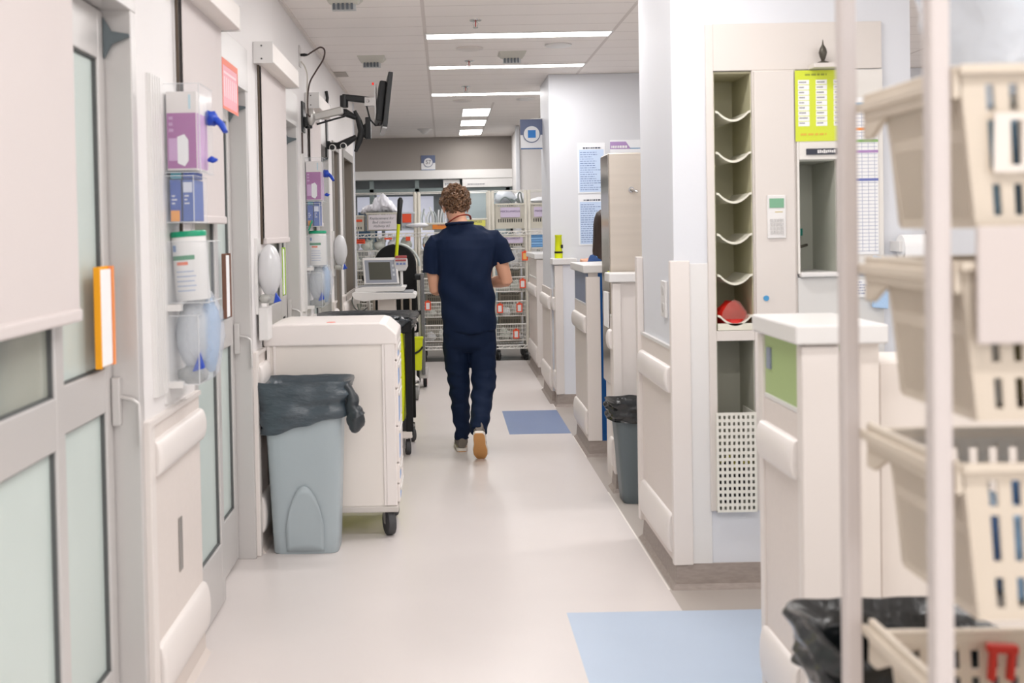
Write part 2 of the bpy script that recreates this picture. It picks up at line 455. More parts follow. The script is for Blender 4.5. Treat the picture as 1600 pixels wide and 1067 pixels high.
struct(B(.90, .95, 13.42, 13.47, 0, H).build('trim_63', M_WALLW, bevel=.01))
struct(B(-4.1, -4, 10.5, 15, 0, H).build('wall_side_room', M_WALL))
struct(B(-4, 7, 15.9, 16, 0, H).build('wall_end', M_ROOM))

# ---- tall wall block behind the nurse station and the station's far wall
struct(B(.88, 4.5, 9.0, 9.75, 0, H).build('wall_station', M_WALLW, bevel=.006))
struct(B(7, 7.1, -3, 16, 0, H).build('wall_right', M_WALL))

# ---- ceiling fixtures
M_TUBE = mat('lamp_diffuser', (255, 252, 248), .5, emit=6)
def strip_light(x0, x1, y0, y1, label, power, group):
    t = thing('ceiling_light', label, 'ceiling light', ((x0+x1)/2, (y0+y1)/2, H-.001), group=group)
    a, b = (x1-x0)/2, (y1-y0)/2
    f = MB(); f.box(-a-.012, a+.012, -b-.012, -b, -.006, .001); f.box(-a-.012, a+.012, b, b+.012, -.006, .001)
    f.box(-a-.012, -a, -b, b, -.006, .001); f.box(a, a+.012, -b, b, -.006, .001); f.build('trim_ring', M_WHITEP, t)
    B(-a, a, -b, b, -.003, .0).build('diffuser', M_TUBE, t)
    area((x0+x1)/2, (y0+y1)/2, H-.012, x1-x0, y1-y0, power)
    return t
gl = 'recessed corridor ceiling lights'
for (y0, y1, lb) in ((7.05, 7.22, 'nearest long white strip light in the corridor ceiling'), (8.42, 8.56, 'middle long white strip light in the corridor ceiling'), (10.10, 10.27, 'farthest long strip light, ending beside the white wall corner')):
    strip_light(-.09, 1.105, y0, y1, lb, 19, gl)
for (y0, y1, lb) in ((11.41, 12.13, 'nearest of the three square ceiling panels'), (12.6, 13.23, 'middle of the three square ceiling panels'), (13.8, 14.5, 'farthest square ceiling panel beside the grey end wall')):
    strip_light(.225, .508, y0, y1, lb, 9, gl)
for y in (5.3, 3.6, 1.9, .2, -1.5):
    strip_light(-.09, 1.105, y, y+.17, 'long strip light in the corridor ceiling above the frame', 22, gl)
for x in (2.4, 4.4):
    for y in (1.0, 3.2, 5.6, 7.8, 11.0):
        if x == 2.4 and y in (3.2, 7.8): continue
        strip_light(x, x+1.2, y, y+.3, 'strip light over the nurse station', 22, 'nurse station ceiling lights')
for x in (-2.6,):
    strip_light(x, x+1.2, 12.8, 13.1, 'strip light in the side lobby ceiling', 16, 'lobby ceiling lights')
def sprinkler():
    t = thing('sprinkler', 'nearest small sprinkler head under the ceiling', 'sprinkler', (.213, 6.62, H), group='sprinkler heads'); t.scale = (1.35, 1.35, 1.35)
    MB().lathe([(.028, 0), (.026, -.004), (.008, -.006)], 16).build('escutcheon', M_CHROME, t, smooth=True)
    m = MB(); m.tube([(.0, 0, -.004), (.012, 0, -.015), (.006, 0, -.032)], .002, 6); m.tube([(.0, 0, -.004), (-.012, 0, -.015), (-.006, 0, -.032)], .002, 6)
    m.build('arms', M_CHROME, t); MB().cyl((0, 0, -.03), .0025, .025, 8).build('bulb', mat('red_bulb', (190, 50, 40), .3), t)
    MB().cyl((0, 0, -.036), .012, .003, 12).build('deflector', M_CHROME, t)
    return t
sp = sprinkler()
dup(sp, (.21, 8.2, H), 'middle sprinkler head, just ahead of the second strip light')
dup(sp, (.214, 9.66, H), 'farthest sprinkler head, just ahead of the third strip light')
for i, (x, y, lb) in enumerate(((.202, 7.63, 'round ceiling disc behind the nearest strip light'), (.2, 10.7, 'round ceiling disc behind the third strip light'), (.813, 7.56, 'flat white ceiling disc to the right of the nearest strip light'), (.822, 10.64, 'flat ceiling disc near the white wall corner'), (-.22, 13.6, 'white dome detector by the grey end wall'))):
    dm = i == 4
    m = MB().lathe([(.095, 0), (.093, -.008), (.07, -.014 if not dm else -.02), (.03, -.016 if not dm else -.06), (.001, -.016 if not dm else -.07)], 24, cap0=False)
    tag(m.build('ceiling_speaker' if i < 2 else 'smoke_detector', M_CREAMT if i < 2 else M_WHITEP, loc=(x, y, H-.0005), smooth=True), lb, 'ceiling disc')
def vent():
    t = thing('ceiling_vent', 'slotted ceiling vent left of the strip lights', 'vent', (-.506, 8.0, H), group='slotted ceiling vents'); t.scale = (1, .9, .8)
    R = [[(-.1, -.16, 0), (.1, -.16, 0), (.1, .1, 0), (-.1, .1, 0)], [(-.075, -.03, -.05), (.075, -.03, -.05), (.075, .08, -.03), (-.075, .08, -.03)]]
    MB().rings(R).build('housing', mat('vent_cream', (206, 204, 194), .5), t, bevel=.003)
    m = MB()
    for i in range(5): m.box(-.058+.024*i, -.046+.024*i, -.045, -.03, -.085, -.028)
    m.build('louver', mat('vent_grey', (96, 102, 110), .5), t)
    B(-.064, .064, -.03, .02, -.085, -.03).build('backing', mat('vent_pale', (196, 198, 198), .5), t)
    return t
vt = vent()
dup(vt, (.513, 7.92, H), 'slotted ceiling vent between the first two strip lights')
dup(vt, (-.52, 5.93, H), 'slotted ceiling vent cut off at the top edge of the photo')
tag(B(-.865, -.755, 8.63, 8.89, H-.006, H).build('access_panel', mat('access_grey', (176, 170, 162), .6), bevel=.002), 'small grey ceiling panel against the left wall', 'panel')

# ================================================================== RIGHT SIDE
def base_box(mb, x0, x1, y0, y1, h=.1, d=.03):     # coved base: left and front sides
    o = d
    for (zz0, zz1, k0, k1) in ((0, .02, o, .012), (.02, h, .012, .006)):
        mb.hexa([(x0-k0, y0-k0, zz0), (x1, y0-k0, zz0), (x1, y1+k0, zz0), (x0-k0, y1+k0, zz0), (x0-k1, y0-k1, zz1), (x1, y0-k1, zz1), (x1, y1+k1, zz1), (x0-k1, y1+k1, zz1)])
def half_wall(y0, y1, x1, zt, up, label, guard_w=.07, slab=True, xl=.905, slab_x1=None, core=None, guard_top=None, far_guard=False):
    t = thing('half_wall', label, 'half wall', (xl, y0, 0))
    L = y1-y0; W = x1-xl; zs = zt-.05 if slab else zt
    B(.0, W, .0, L, .1, zs).build('core', core or M_CREAMT, t)
    mb = MB(); base_box(mb, .0, W, .0, L); mb.build('cove_base', M_BASE, t)
    if up is not None: B(-.008, .0, .02, L-.004, .965, zs-.004).build('upper_panel', up, t, bevel=.002)
    B(-.012, -.002, .02, L-.004, .955, .967).build('trim_strip', M_WHITEP, t)
    B(-.012, .0, .02, L-.004, .1, .953).build('wainscot', M_CREAM, t, bevel=.002)
    rail(t, guard_w*.0+.03, L-.004, .832, .055, .028, -.012, -1, 'handrail')
    rail(t, .03, L-.004, .21, .08, .024, -.012, -1, 'bumper')
    gt = guard_top or (zs-.005)
    g = MB(); g.box(-.016, guard_w, -.014, .0, .1, gt); g.box(-.016, -.0, -.0, .03, .1, gt)
    g.build('corner_guard', M_CREAMT, t, bevel=.004)
    if far_guard: B(-.018, .0, L-.02, L+.02, .1, gt).build('end_guard', M_CREAMT, t, bevel=.004)
    if slab: B(-.035, (slab_x1 or x1)-xl+.02, -.03, L+.02, zt-.05, zt).build('countertop', M_WHITEP, t, bevel=.006)
    return t
# near counter (green), its body runs on to the right behind the rack
nc = half_wall(2.80, 3.15, 1.115, 1.19, M_GREEN, 'leaf-green fronted half wall nearest the camera, beside the white rack', guard_w=.08, core=mat('cream_core', (230, 221, 213), .5), slab_x1=1.11, far_guard=True, xl=.927)
B(.083, .12, -.004, .0, 1.12, 1.138).build('green_edge', M_GREEN, nc)
B(.21, 2.4, .05, .30, 0.0, 1.08).build('side_run', mat('cream_core', (230, 221, 213), .5), nc, bevel=.003)
B(-.013, -.008, .27, .305, 1.04, 1.10).build('wall_switch', mat('switch_grey', (140, 148, 168), .4), nc)
# pillar
P0, P1, PX0 = 4.33, 5.03, .912
pl = MB()
pl.box(PX0, 1.075, P0, P1, .1, H); pl.box(1.075, 1.227, P0, P1, .1, .31); pl.box(1.075, 1.227, P0+.28, P1, .31, 2.06)
pl.box(1.075, 1.227, P0, P1, 2.06, H); pl.box(1.227, 1.411, P0, P1, .1, H)
pl.box(1.411, 1.56, P0, P1, .1, 1.256); pl.box(1.411, 1.56, P0+.28, P1, 1.256, 1.703); pl.box(1.411, 1.56, P0, P1, 1.703, H)
pl.box(1.56, 1.86, P0, P1, .1, H)
pw = pl.build('wall_pillar', M_WALLW); struct(pw)
mb = MB(); base_box(mb, PX0, 1.86, P0, P1); struct(mb.build('baseboard_pillar', M_BASE))
struct(B(PX0-.012, PX0, P0+.01, P1, .1, .955).build('wall_pillar_wainscot', M_CREAM, bevel=.002))
struct(B(PX0-.016, PX0, P0+.01, P1, .955, .968).build('trim_70', M_WHITEP))
g = MB(); g.box(PX0-.018, PX0+.06, P0-.014, P0, .095, 1.312); g.box(PX0-.018, PX0, P0, P0+.02, .095, 1.312); struct(g.build('trim_71', M_CREAMT, bevel=.004))
struct(B(PX0-.03, PX0, P1-.03, P1+.02, .095, 1.312).build('trim_72', M_CREAMT, bevel=.004))
struct(B(PX0+.06, 1.05, P0-.006, P0, .095, 1.3).build('trim_73', M_WHITEP, bevel=.002))
r_ = rail(None, P0+.03, P1-.03, .832, .055, .028, PX0-.012, -1); r_.name = 'trim_74'; struct(r_)
r_ = rail(None, P0+.03, P1-.03, .21, .08, .024, PX0-.012, -1); r_.name = 'trim_75'; struct(r_)
t = thing('wall_socket', 'white wall socket plate on the pillar, above the handrail', 'socket', (PX0, 4.50, 1.15))
B(-.012, 0, -.045, .045, -.075, .075).build('plate', M_WHITEP, t, bevel=.003)
for z in (-.035, .035): MB().cyl((-.014, 0, z), .02, .006, 16, 'x').build('outlet', mat('socket_grey', (196, 194, 192), .5), t)  # outlets a little greyer than the plate
struct(B(1.84, 2.06, P1+1.2, P1+1.3, 0, H).build('wall_inner_right', M_WALL))

# cabinet set into the pillar face: carrier rack, door with keypad, alcove
M_OLIVE = mat('olive_cream_liner', (186, 182, 152), .5)
M_CAB = mat('cabinet_cream', (216, 209, 203), .4)
cb = thing('carrier_station', 'cream built-in carrier cabinet with a column of scooped bins, keypad and alcove', 'cabinet', (1.045, P0, 0))
def cbx(x0, x1, y0, y1, z0, z1): return B(x0-1.045, x1-1.045, y0, y1, z0, z1)
f = MB()
for q in ((1.045, 1.075, -.014, -.001, .31, 2.245), (1.227, 1.40, -.014, -.001, .31, 2.06), (1.075, 1.742, -.014, -.001, 2.06, 2.245), (1.075, 1.227, -.014, -.001, .99, 1.03)):
    f.box(q[0]-1.045, q[1]-1.045, *q[2:])
f.build('surround', M_CAB, cb, bevel=.002)
f = MB()     # liner of the carrier shaft
f.box(.032, .036, 0, .275, 1.03, 2.058); f.box(.178, .182, 0, .275, 1.03, 2.058); f.box(.036, .178, .27, .275, 1.03, 2.058); f.box(.036, .178, 0, .27, 2.05, 2.058); f.box(.036, .178, 0, .27, 1.03, 1.036)
f.build('shaft_liner', M_OLIVE, cb)
f = MB(); f.box(.032, .036, 0, .275, .312, .99); f.box(.178, .182, 0, .275, .312, .99); f.box(.036, .178, .2, .206, .312, .99)
f.build('lower_liner', mat('lower_liner', (168, 168, 154), .5), cb)
for i in range(6):      # scooped bins with a curved front lip
    z = 1.889 - i*.162
    n = 14; R = []; lip = []
    for k in range(n+1):
        u = k/n; x = .037+.14*u; s_ = max(0, math.sin(PI*min(1, max(0, (u-.06)/.88)))); lip.append((x, z+.012-.036*s_**.8))
    mb = MB()
    th = .006
    for yy in (-.012, -.004): R.append([(x, yy, q+th/2) for x, q in lip] + [(x, yy, q-th) for x, q in reversed(lip)])
    mb.rings(R)
    R = [[(x, yy, q-dz) for x, q in lip] + [(x, yy, q-dz-.003) for x, q in reversed(lip)] for yy, dz in ((-.004, 0), (.25, .0))]
    mb.rings(R)
    if i == 5:
        mb.box(.036, .178, -.012, -.006, 1.032, z-.02)
    mb.build('scoop_bin', mat('bin_cream', (222, 219, 204), .35), cb, smooth=True)
B(.187, .345, -.026, -.014, 1.03, 2.055).build('service_door', M_CAB, cb, bevel=.003)
kp = cbx(1.277, 1.350, -.034, -.026, 1.395, 1.565).build('keypad', M_WHITEP, cb, bevel=.002)
kq = cbx(1.285, 1.342, -.036, -.034, 1.515, 1.552).build('screen', mat('lcd_green', (118, 168, 136), .3), kp)
m = MB()
for i in range(4):
    for j in range(4): m.box(.242+i*.014, .252+i*.014, -.037, -.034, 1.412+j*.016, 1.423+j*.016)
m.build('keys', mat('key_grey', (196, 194, 192), .5), kp)
B(.262, .292, -.035, -.034, 1.497, 1.500).build('print', mat('gold_print', (190, 170, 90), .5), kp)
MB().cyl((.225, -.03, 1.158), .011, .006, 18, 'y').build('blue_button', mat('blue_button', (70, 150, 200), .3), cb, smooth=True)
f = MB()
f.box(.355, .365, -.02, -.001, 1.25, 2.055); f.box(.515, .697, -.02, -.001, 1.25, 2.055); f.box(.365, .515, -.02, -.001, 1.703, 2.055)
f.build('alcove_surround', mat('cab_white', (226, 222, 216), .4), cb, bevel=.002)
f = MB(); f.box(.364, .368, 0, .275, 1.256, 1.703); f.box(.512, .516, 0, .275, 1.256, 1.703); f.box(.368, .512, .27, .275, 1.256, 1.703); f.box(.368, .512, 0, .27, 1.698, 1.703)
f.box(.40, .43, .255, .27, 1.26, 1.70)
f.build('alcove_liner', mat('alcove_grey', (184, 186, 174), .35), cb)
B(.36, .52, -.045, .27, 1.238, 1.258).build('alcove_shelf', M_WHITEP, cb, bevel=.006)
m = MB(); m.tube([(.41, .25, 1.37), (.41, .2, 1.36), (.435, .19, 1.355), (.465, .2, 1.362)], .006, 8); m.cyl((.435, .2, 1.36), .004, .04, 8)
m.build('hook', mat('dark_metal', (84, 80, 72), .4, metal=.6), cb, smooth=True)
B(.432, .462, .245, .25, 1.40, 1.43).build('teal_sticker', mat('teal_sticker', (36, 140, 124), .5), cb)
MB().cyl((.432, .24, 1.475), .005, .02, 10, 'y').build('bolt', mat('dark_metal', (84, 80, 72), .4), cb)
cbx(1.40, 1.742, -.016, -.001, .31, 1.236).build('lower_panel', mat('lower_grey_white', (216, 215, 212), .35), cb, bevel=.002)
m = cbx(1.437, 1.56, -.026, -.02, 1.722, 1.746).build('name_plate', mat('plate_black', (44, 46, 60), .4), cb)
m = MB(); rr = random.Random(3)
for i in range(9): m.box(.435+.008*i, .441+.008*i, -.0275, -.026, 1.727+rr.uniform(0, .003), 1.738+rr.uniform(0, .004))
m.build('plate_print', M_WHITEP, cb)
# perforated basket at the foot of the shaft
bk = thing('wall_basket', 'white square-perforated basket in the opening under the carrier bins', 'basket', (1.065, P0, .31))
mb = MB(); A, Bq, Cq, D = (.0, -.03, 0), (.158, -.03, 0), (.158, -.03, .395), (.0, -.03, .395)
nx, nz = 8, 15
for i in range(nx+1): x = .004+.15*i/nx; mb.box(max(0, x-.0047), x+.0047, -.034, -.03, 0, .395)
for j in range(nz+1): z = .004+.387*j/nz; mb.box(.0003, .1577, -.0335, -.0305, z-.006 if j else z-.0038, z+.006)
mb.build('front_grid', mat('basket_white', (226, 224, 214), .4), bk)
for xx in (0, .155): B(xx, xx+.003, -.03, .15, 0, .395).build('side_panel', mat('basket_white', (226, 224, 214), .4), bk)
B(0, .158, -.03, .15, 0, .004).build('bottom', mat('basket_white', (226, 224, 214), .4), bk)
mb = MB().ell((.08, .055, .1), .065, .05, .095, 16, 12).bumpy(.012, 30, 2)
o = mb.build('dark_bundle', mat('dark_bundle', (40, 38, 46), .8), loc=(1.065, P0, .31), smooth=True); tag(o, 'dark crumpled bundle inside the perforated basket', 'bundle')
o = MB().tube([(1.09, P0+.0, .50), (1.12, P0-.01, .535), (1.14, P0, .50), (1.155, P0+.0, .47)], .008, 8).build('yellow_strap', mat('strap_yellow', (216, 204, 70), .6), smooth=True); tag(o, 'yellow strap on the dark bundle in the perforated basket', 'strap')
o = MB().tube([(1.18, P0+.01, .50), (1.20, P0+.0, .505), (1.212, P0, .49)], .008, 8).build('yellow_strap', mat('strap_yellow', (216, 204, 70), .6), smooth=True); tag(o, 'short yellow strap end at the right of the perforated basket', 'strap')
# red carrier bag
mb = MB(); R = []
for k in range(9):
    v = k/8; z = .0+.085*v; wv = .062*math.sin(PI*(.25+.72*min(1, v*.8+.1)))+.0
    R.append([(wv*math.cos(2*PI*i/28), .07*math.sin(2*PI*i/28)*(1-.25*v), z) for i in range(28)])
mb.rings(R, True, True).bumpy(.008, 40, 5)
rb = thing('red_bag', 'red plastic bag crumpled in the lowest scooped bin', 'bag', (1.152, P0+.068, 1.056))
mb.build('bag_body', mat('red_plastic', (228, 40, 32), .4, bump=.5, bscale=40), rb, smooth=True)
mb = MB().prism([(-.055, .02), (.055, .02), (.045, .05), (.018, .088), (-.004, .098), (-.03, .08), (-.05, .05)], 'y', -.078, -.074)
mb.build('clear_top', mat('smoky_red_plastic', (170, 110, 100), .2, alpha=.4), rb, bevel=.001)

# yellow-green poster
ps = thing('wall_poster', 'yellow-green poster with three white columns, above the alcove', 'poster', (1.395, P0-.022, 1.775))
B(0, .215, 0, .001, 0, .28).build('sheet', mat('lime_poster', (208, 220, 62), .6), ps)
for i in range(3):
    m = MB()
    for j in range(9): m.box(.012+.07*i, .056+.07*i, -.001, 0, .060+.0205*j, .078+.0205*j)
    m.build('white_column', M_PAPER, ps)
m = strips(.04, .19, .255, .27, 1, -.0002); m.build('heading', mat('olive_ink', (150, 160, 60), .7), ps)
m = strips(.02, .2, .02, .035, 1, -.0002); m.build('footer', mat('orange_print', (222, 180, 70), .7), ps)
for i in range(3):
    m = strips(.016+.07*i, .052+.07*i, .062, .243, 9, -.0012, .25, 5+i); m.build('print', mat('pale_ink', (150, 150, 155), .7), ps)
pc = thing('wall_chart', 'tall white chart with coloured bands, seen between the rack posts', 'chart', (1.585, P0-.0235, 1.325))
B(0, .135, 0, .001, 0, .62).build('sheet', M_PAPER, pc)
for z, c in ((.59, (120, 180, 220)), (.49, (238, 150, 80)), (.443, (140, 180, 110)), (.401, (176, 140, 190)), (.29, (110, 120, 180))):
    B(0, .135, -.001, 0, z, z+.01).build('colour_band', mat('band_%d' % c[0], c, .7), pc)
m = MB()
for j in range(40): m.box(.003, .132, -.0006, 0, .012+.0142*j, .0140+.0142*j)
for i in range(5): m.box(.02+.025*i, .0215+.025*i, -.0006, 0, .01, .585)
m.build('print', mat('chart_ink', (170, 176, 196), .7), pc)
pc = thing('wall_chart', 'small white note with grey print, low beside the light blue cloth', 'chart', (1.60, P0-.0235, 1.155))
B(0, .09, 0, .001, 0, .07).build('sheet', M_PAPER, pc); strips(.005, .085, .01, .065, 5, -.0002).build('print', mat('chart_ink', (170, 176, 196), .7), pc)
o = MB().lathe([(.0, 0), (.022, .002), (.022, .006), (.006, .012), (.012, .028), (.016, .045), (.012, .06), (.004, .075), (.001, .095)], 18, (0, 0, 0)).build('finial', mat('dark_metal', (84, 80, 72), .4, metal=.6), loc=(1.497, P0-.05, 2.075), smooth=True)
tag(o, 'small dark metal fitting standing above the yellow-green poster', 'fitting')
tag(B(1.45, 1.55, P0-.085, P0-.015, 2.058, 2.0745).build('fitting_ledge', M_CAB), 'narrow cream ledge under the dark metal fitting', 'ledge')
# paper roll and blue cloth
pr = thing('paper_roll', 'white paper roll on its holder, seen just left of the nearest rack post', 'paper roll', (1.785, P0-.07, 1.355))
mb = MB().cyl((0, 0, 0), .045, .115, 28, 'x'); mb.build('roll', M_PAPER, pr, smooth=True)
B(.0, .115, -.047, -.044, -.07, 0).build('loose_sheet', M_PAPER, pr)
B(-.012, 0, -.02, .07, -.02, .02).build('end_cap', M_WHITEP, pr)
B(.118, .14, -.03, .05, -.06, .06).build('holder', mat('holder_dark', (90, 84, 78), .5), pr)
o = MB().prism([(-.03, .0), (.03, -.005), (.034, .05), (.02, .12), (.012, .2), (-.02, .205), (-.032, .13), (-.02, .06)], 'y', -.01, .01).bumpy(.006, 25, 3).build('blue_cloth', mat('pale_blue_cloth', (176, 206, 238), .7, bump=.4, bscale=30), loc=(1.715, P0-.035, 1.115), bevel=.004)
tag(o, 'light blue cloth hanging beside the small note, behind the rack', 'cloth')

# ---- half walls farther along
half_wall(5.93, 6.055, 1.6, 1.20, None, 'cream half wall in front of the stainless cabinet, behind the black-lined small bin', guard_w=.03, xl=.925, slab_x1=1.58, core=M_CREAMT, far_guard=False)
hb = half_wall(6.87, 7.52, 1.6, 1.215, M_SLATE, 'half wall with slate-blue upper panel and cobalt end, before the person with dark hair', guard_w=.072, guard_top=1.14)
B(.06, .69, -.006, 0, .1, 1.165).build('cobalt_end', M_COBALT, hb)
half_wall(8.82, 8.99, 1.05, 1.205, None, 'cream half wall end with the yellow torch standing on it', guard_w=.05, core=mat('cool_white', (228, 230, 236), .45))
struct(MB().box(.892, .905, 9.0, 9.75, .1, .95).build('wall_station_wainscot', M_CREAM, bevel=.002) if False else B(.868, .88, 9.0, 9.75, .1, .95).build('wall_station_wainscot', M_CREAM, bevel=.002))
r_ = rail(None, 9.01, 9.75, .832, .055, .028, .868, -1); r_.name = 'trim_80'; struct(r_)
r_ = rail(None, 9.01, 9.75, .21, .08, .024, .868, -1); r_.name = 'trim_81'; struct(r_)
mb = MB(); base_box(mb, .88, 4.5, 9.0, 9.75); struct(mb.build('baseboard_station', M_BASE))
half_wall(10.58, 11.6, 1.4, 1.205, None, 'farthest cream half wall beside the wire shelving', guard_w=.06)
o = MB().lathe([(.02, 0), (.026, .0), (.026, .012)], 4).build('tmp', M_YEL) ; bpy.data.objects.remove(o)
yt = thing('yellow_torch', 'bright yellow upright torch with a black band on the half wall cap', 'torch', (.933, 8.90, 1.206))
MB().lathe([(.033, 0), (.033, .04)], 20).build('foot', M_YEL, yt, smooth=True)
MB().lathe([(.0345, .04), (.0345, .055)], 20).build('black_band', M_BLACK, yt, smooth=True)
MB().lathe([(.03, .055), (.027, .175), (.030, .18), (.030, .19)], 20).build('barrel', M_YEL, yt, smooth=True)
B(.016, .034, -.03, -.01, .08, .11).build('switch', M_BLACK, yt, bevel=.003)

# ---- stainless cabinet
sc = thing('steel_cabinet', 'tall stainless steel cabinet between the half walls', 'cabinet', (.932, 6.13, 0))
B(0, .62, 0, .30, .55, 1.868).build('body', [M_STEELB], sc, bevel=.006)
B(-.004, -.001, .008, .292, .56, 1.86).build('polished_side', M_STEEL, sc)
B(.01, .61, .01, .29, 0, .55).build('base_unit', M_CREAMT, sc)
m = MB(); m.tube([(.125, -.001, 1.66), (.125, -.02, 1.66), (.155, -.035, 1.645)], .008, 8); m.build('hook', M_CHROME, sc, smooth=True)
MB().cyl((.125, -.004, 1.66), .016, .004, 16, 'y').build('hook_plate', M_CHROME, sc)
MB().ell((-.012, -.008, 1.19), .008, .012, .014).build('green_tag', mat('green_tag', (200, 214, 60), .5), sc)
nt_ = MB(); nt_.quad((0, 0, 0), (0, .14, 0), (0, .14, .2), (0, 0, .2)); 
o = B(-.012, -.006, .03, .20, .88, 1.08).build('pinned_note', M_PAPER, loc=(.932, 6.13, 0), bevel=.001); tag(o, 'white note hanging on the polished side of the steel cabinet', 'note')

# ---- papers on the station wall
def sheet(x0, x1, z0, z1, label, seed, tint):
    t = thing('wall_notice', label, 'notice', (x0, 8.998, z0), group='printed sheets on the station wall'); W, Hh = x1-x0, z1-z0
    B(0, W, -.002, 0, 0, Hh).build('sheet', mat('notice_white', (240, 242, 246), .7), t)
    B(.012, W-.012, -.003, -.002, .01, Hh-.055).build('tinted_area', tint, t)
    strips(.02, W-.02, .02, Hh-.07, 18, -.0032, .35, seed).build('print', mat('notice_ink', (130, 150, 190), .7), t)
    strips(.045, W-.03, Hh-.05, Hh-.035, 1, -.0024, .8, seed+1, .95).build('heading', M_INK, t)
TB = mat('pale_blue_paper', (200, 218, 244), .7)
sheet(1.112, 1.34, 1.735, 2.15, 'upper pale blue printed sheet on the white station wall', 11, TB)
sheet(1.112, 1.34, 1.305, 1.72, 'lower pale blue printed sheet, behind the dark hair', 21, TB)
t = thing('wall_notice', 'white notice with a purple heading, above the steel cabinet', 'notice', (1.382, 8.998, 1.75), group='printed sheets on the station wall')
B(0, .3, -.002, 0, 0, .42).build('sheet', mat('notice_white', (240, 242, 246), .7), t)
MB().prism([(.0, .345), (.17, .345), (.13, .405), (.0, .405)], 'y', -.0035, -.002).build('purple_heading', mat('purple_band', (176, 146, 196), .6), t)
B(.16, .29, -.0035, -.002, .346, .352).build('blue_line', mat('blue_line', (70, 130, 180), .6), t)
strips(.01, .15, .35, .375, 1, -.004, .8, 4, .95).build('heading_print', M_PAPER, t)
# ---- blade sign and room sign
bs = thing('blade_sign', 'projecting sign with a blue square in a white circle', 'sign', (.688, 9.6, 2.15))
B(0, .19, -.006, .006, 0, .26).build('panel', mat('sign_white', (226, 226, 228), .5), bs)
B(-.003, .193, -.009, -.006, .125, .262).build('slate_top', mat('sign_slate', (98, 108, 138), .5), bs)
MB().cyl((.097, -.0115, .133), .077, .003, 40, 'y').build('ring', mat('sign_slate', (98, 108, 138), .5), bs)
MB().cyl((.097, -.0135, .133), .069, .003, 40, 'y').build('disc', mat('sign_white', (226, 226, 228), .5), bs)
B(.064, .132, -.017, -.0136, .1, .167).build('blue_square', mat('sign_blue', (40, 120, 196), .5), bs)
B(0, .19, -.009, -.006, 0, .01).build('blue_edge', mat('sign_edge', (60, 100, 150), .5), bs)
B(.1, .19, -.02, .02, .262, .268).build('bracket', M_ALU, bs)
rs = thing('room_sign', 'small grey and blue sign reading 57 on the taupe wall', 'sign', (-.295, 14.848, 2.275))
B(0, .19, -.008, 0, 0, .20).build('panel', mat('sign_white', (226, 226, 228), .5), rs)
B(0, .19, -.010, -.008, .095, .20).build('slate_top', mat('sign_slate', (98, 108, 138), .5), rs)
MB().cyl((.095, -.013, .105), .066, .003, 36, 'y').build('ring', mat('sign_slate', (98, 108, 138), .5), rs)
MB().cyl((.095, -.016, .105), .058, .003, 36, 'y').build('disc', mat('sign_white', (226, 226, 228), .5), rs)
text('number', '57', .075, mat('sign_ink', (86, 86, 92), .6), rs, (.095, -.0175, .105))
B(0, .19, -.010, -.008, 0, .008).build('blue_edge', mat('sign_edge', (60, 100, 150), .5), rs)

# ================================================================== FOREGROUND RACK
RX0, RX1, RY0, RY1 = .595, 1.02, 1.30, 1.62
M_POST = mat('rack_post', (208, 199, 196), .4)
M_TOTE0 = mat('tote_ivory', (212, 200, 184), .42)
rk = thing('basket_rack', 'blurred white tote rack in the right foreground', 'rack', (RX0, RY0, 0))
W, D_ = RX1-RX0, RY1-RY0
for (x, y) in ((-.0, 0), (0, D_-.028), (W, 0), (W, D_-.028)):
    B(x-.0125, x+.0125, y, y+.026, .06, 2.05).build('post', M_POST, rk, bevel=.005)
    m = MB().cyl((x-.012, y+.014, .03), .03, .024, 16, 'x'); m.build('caster', M_RUB, rk, smooth=True)
B(-.014, W+.014, 0, .028, 2.0, 2.04).build('top_rail', M_POST, rk, bevel=.004); B(-.014, W+.014, D_-.028, D_, 2.0, 2.04).build('top_rail', M_POST, rk, bevel=.004)
RZ = (1.635, 1.402, 1.160, .872, .62, .38)
for z in RZ:
    for x in (.012, W-.020): B(x-.004, x+.004, .03, D_-.03, z-.026, z-.012).build('runner', M_TOTE0, rk, bevel=.002)
M_TOTE = mat('tote_ivory', (212, 200, 184), .42)
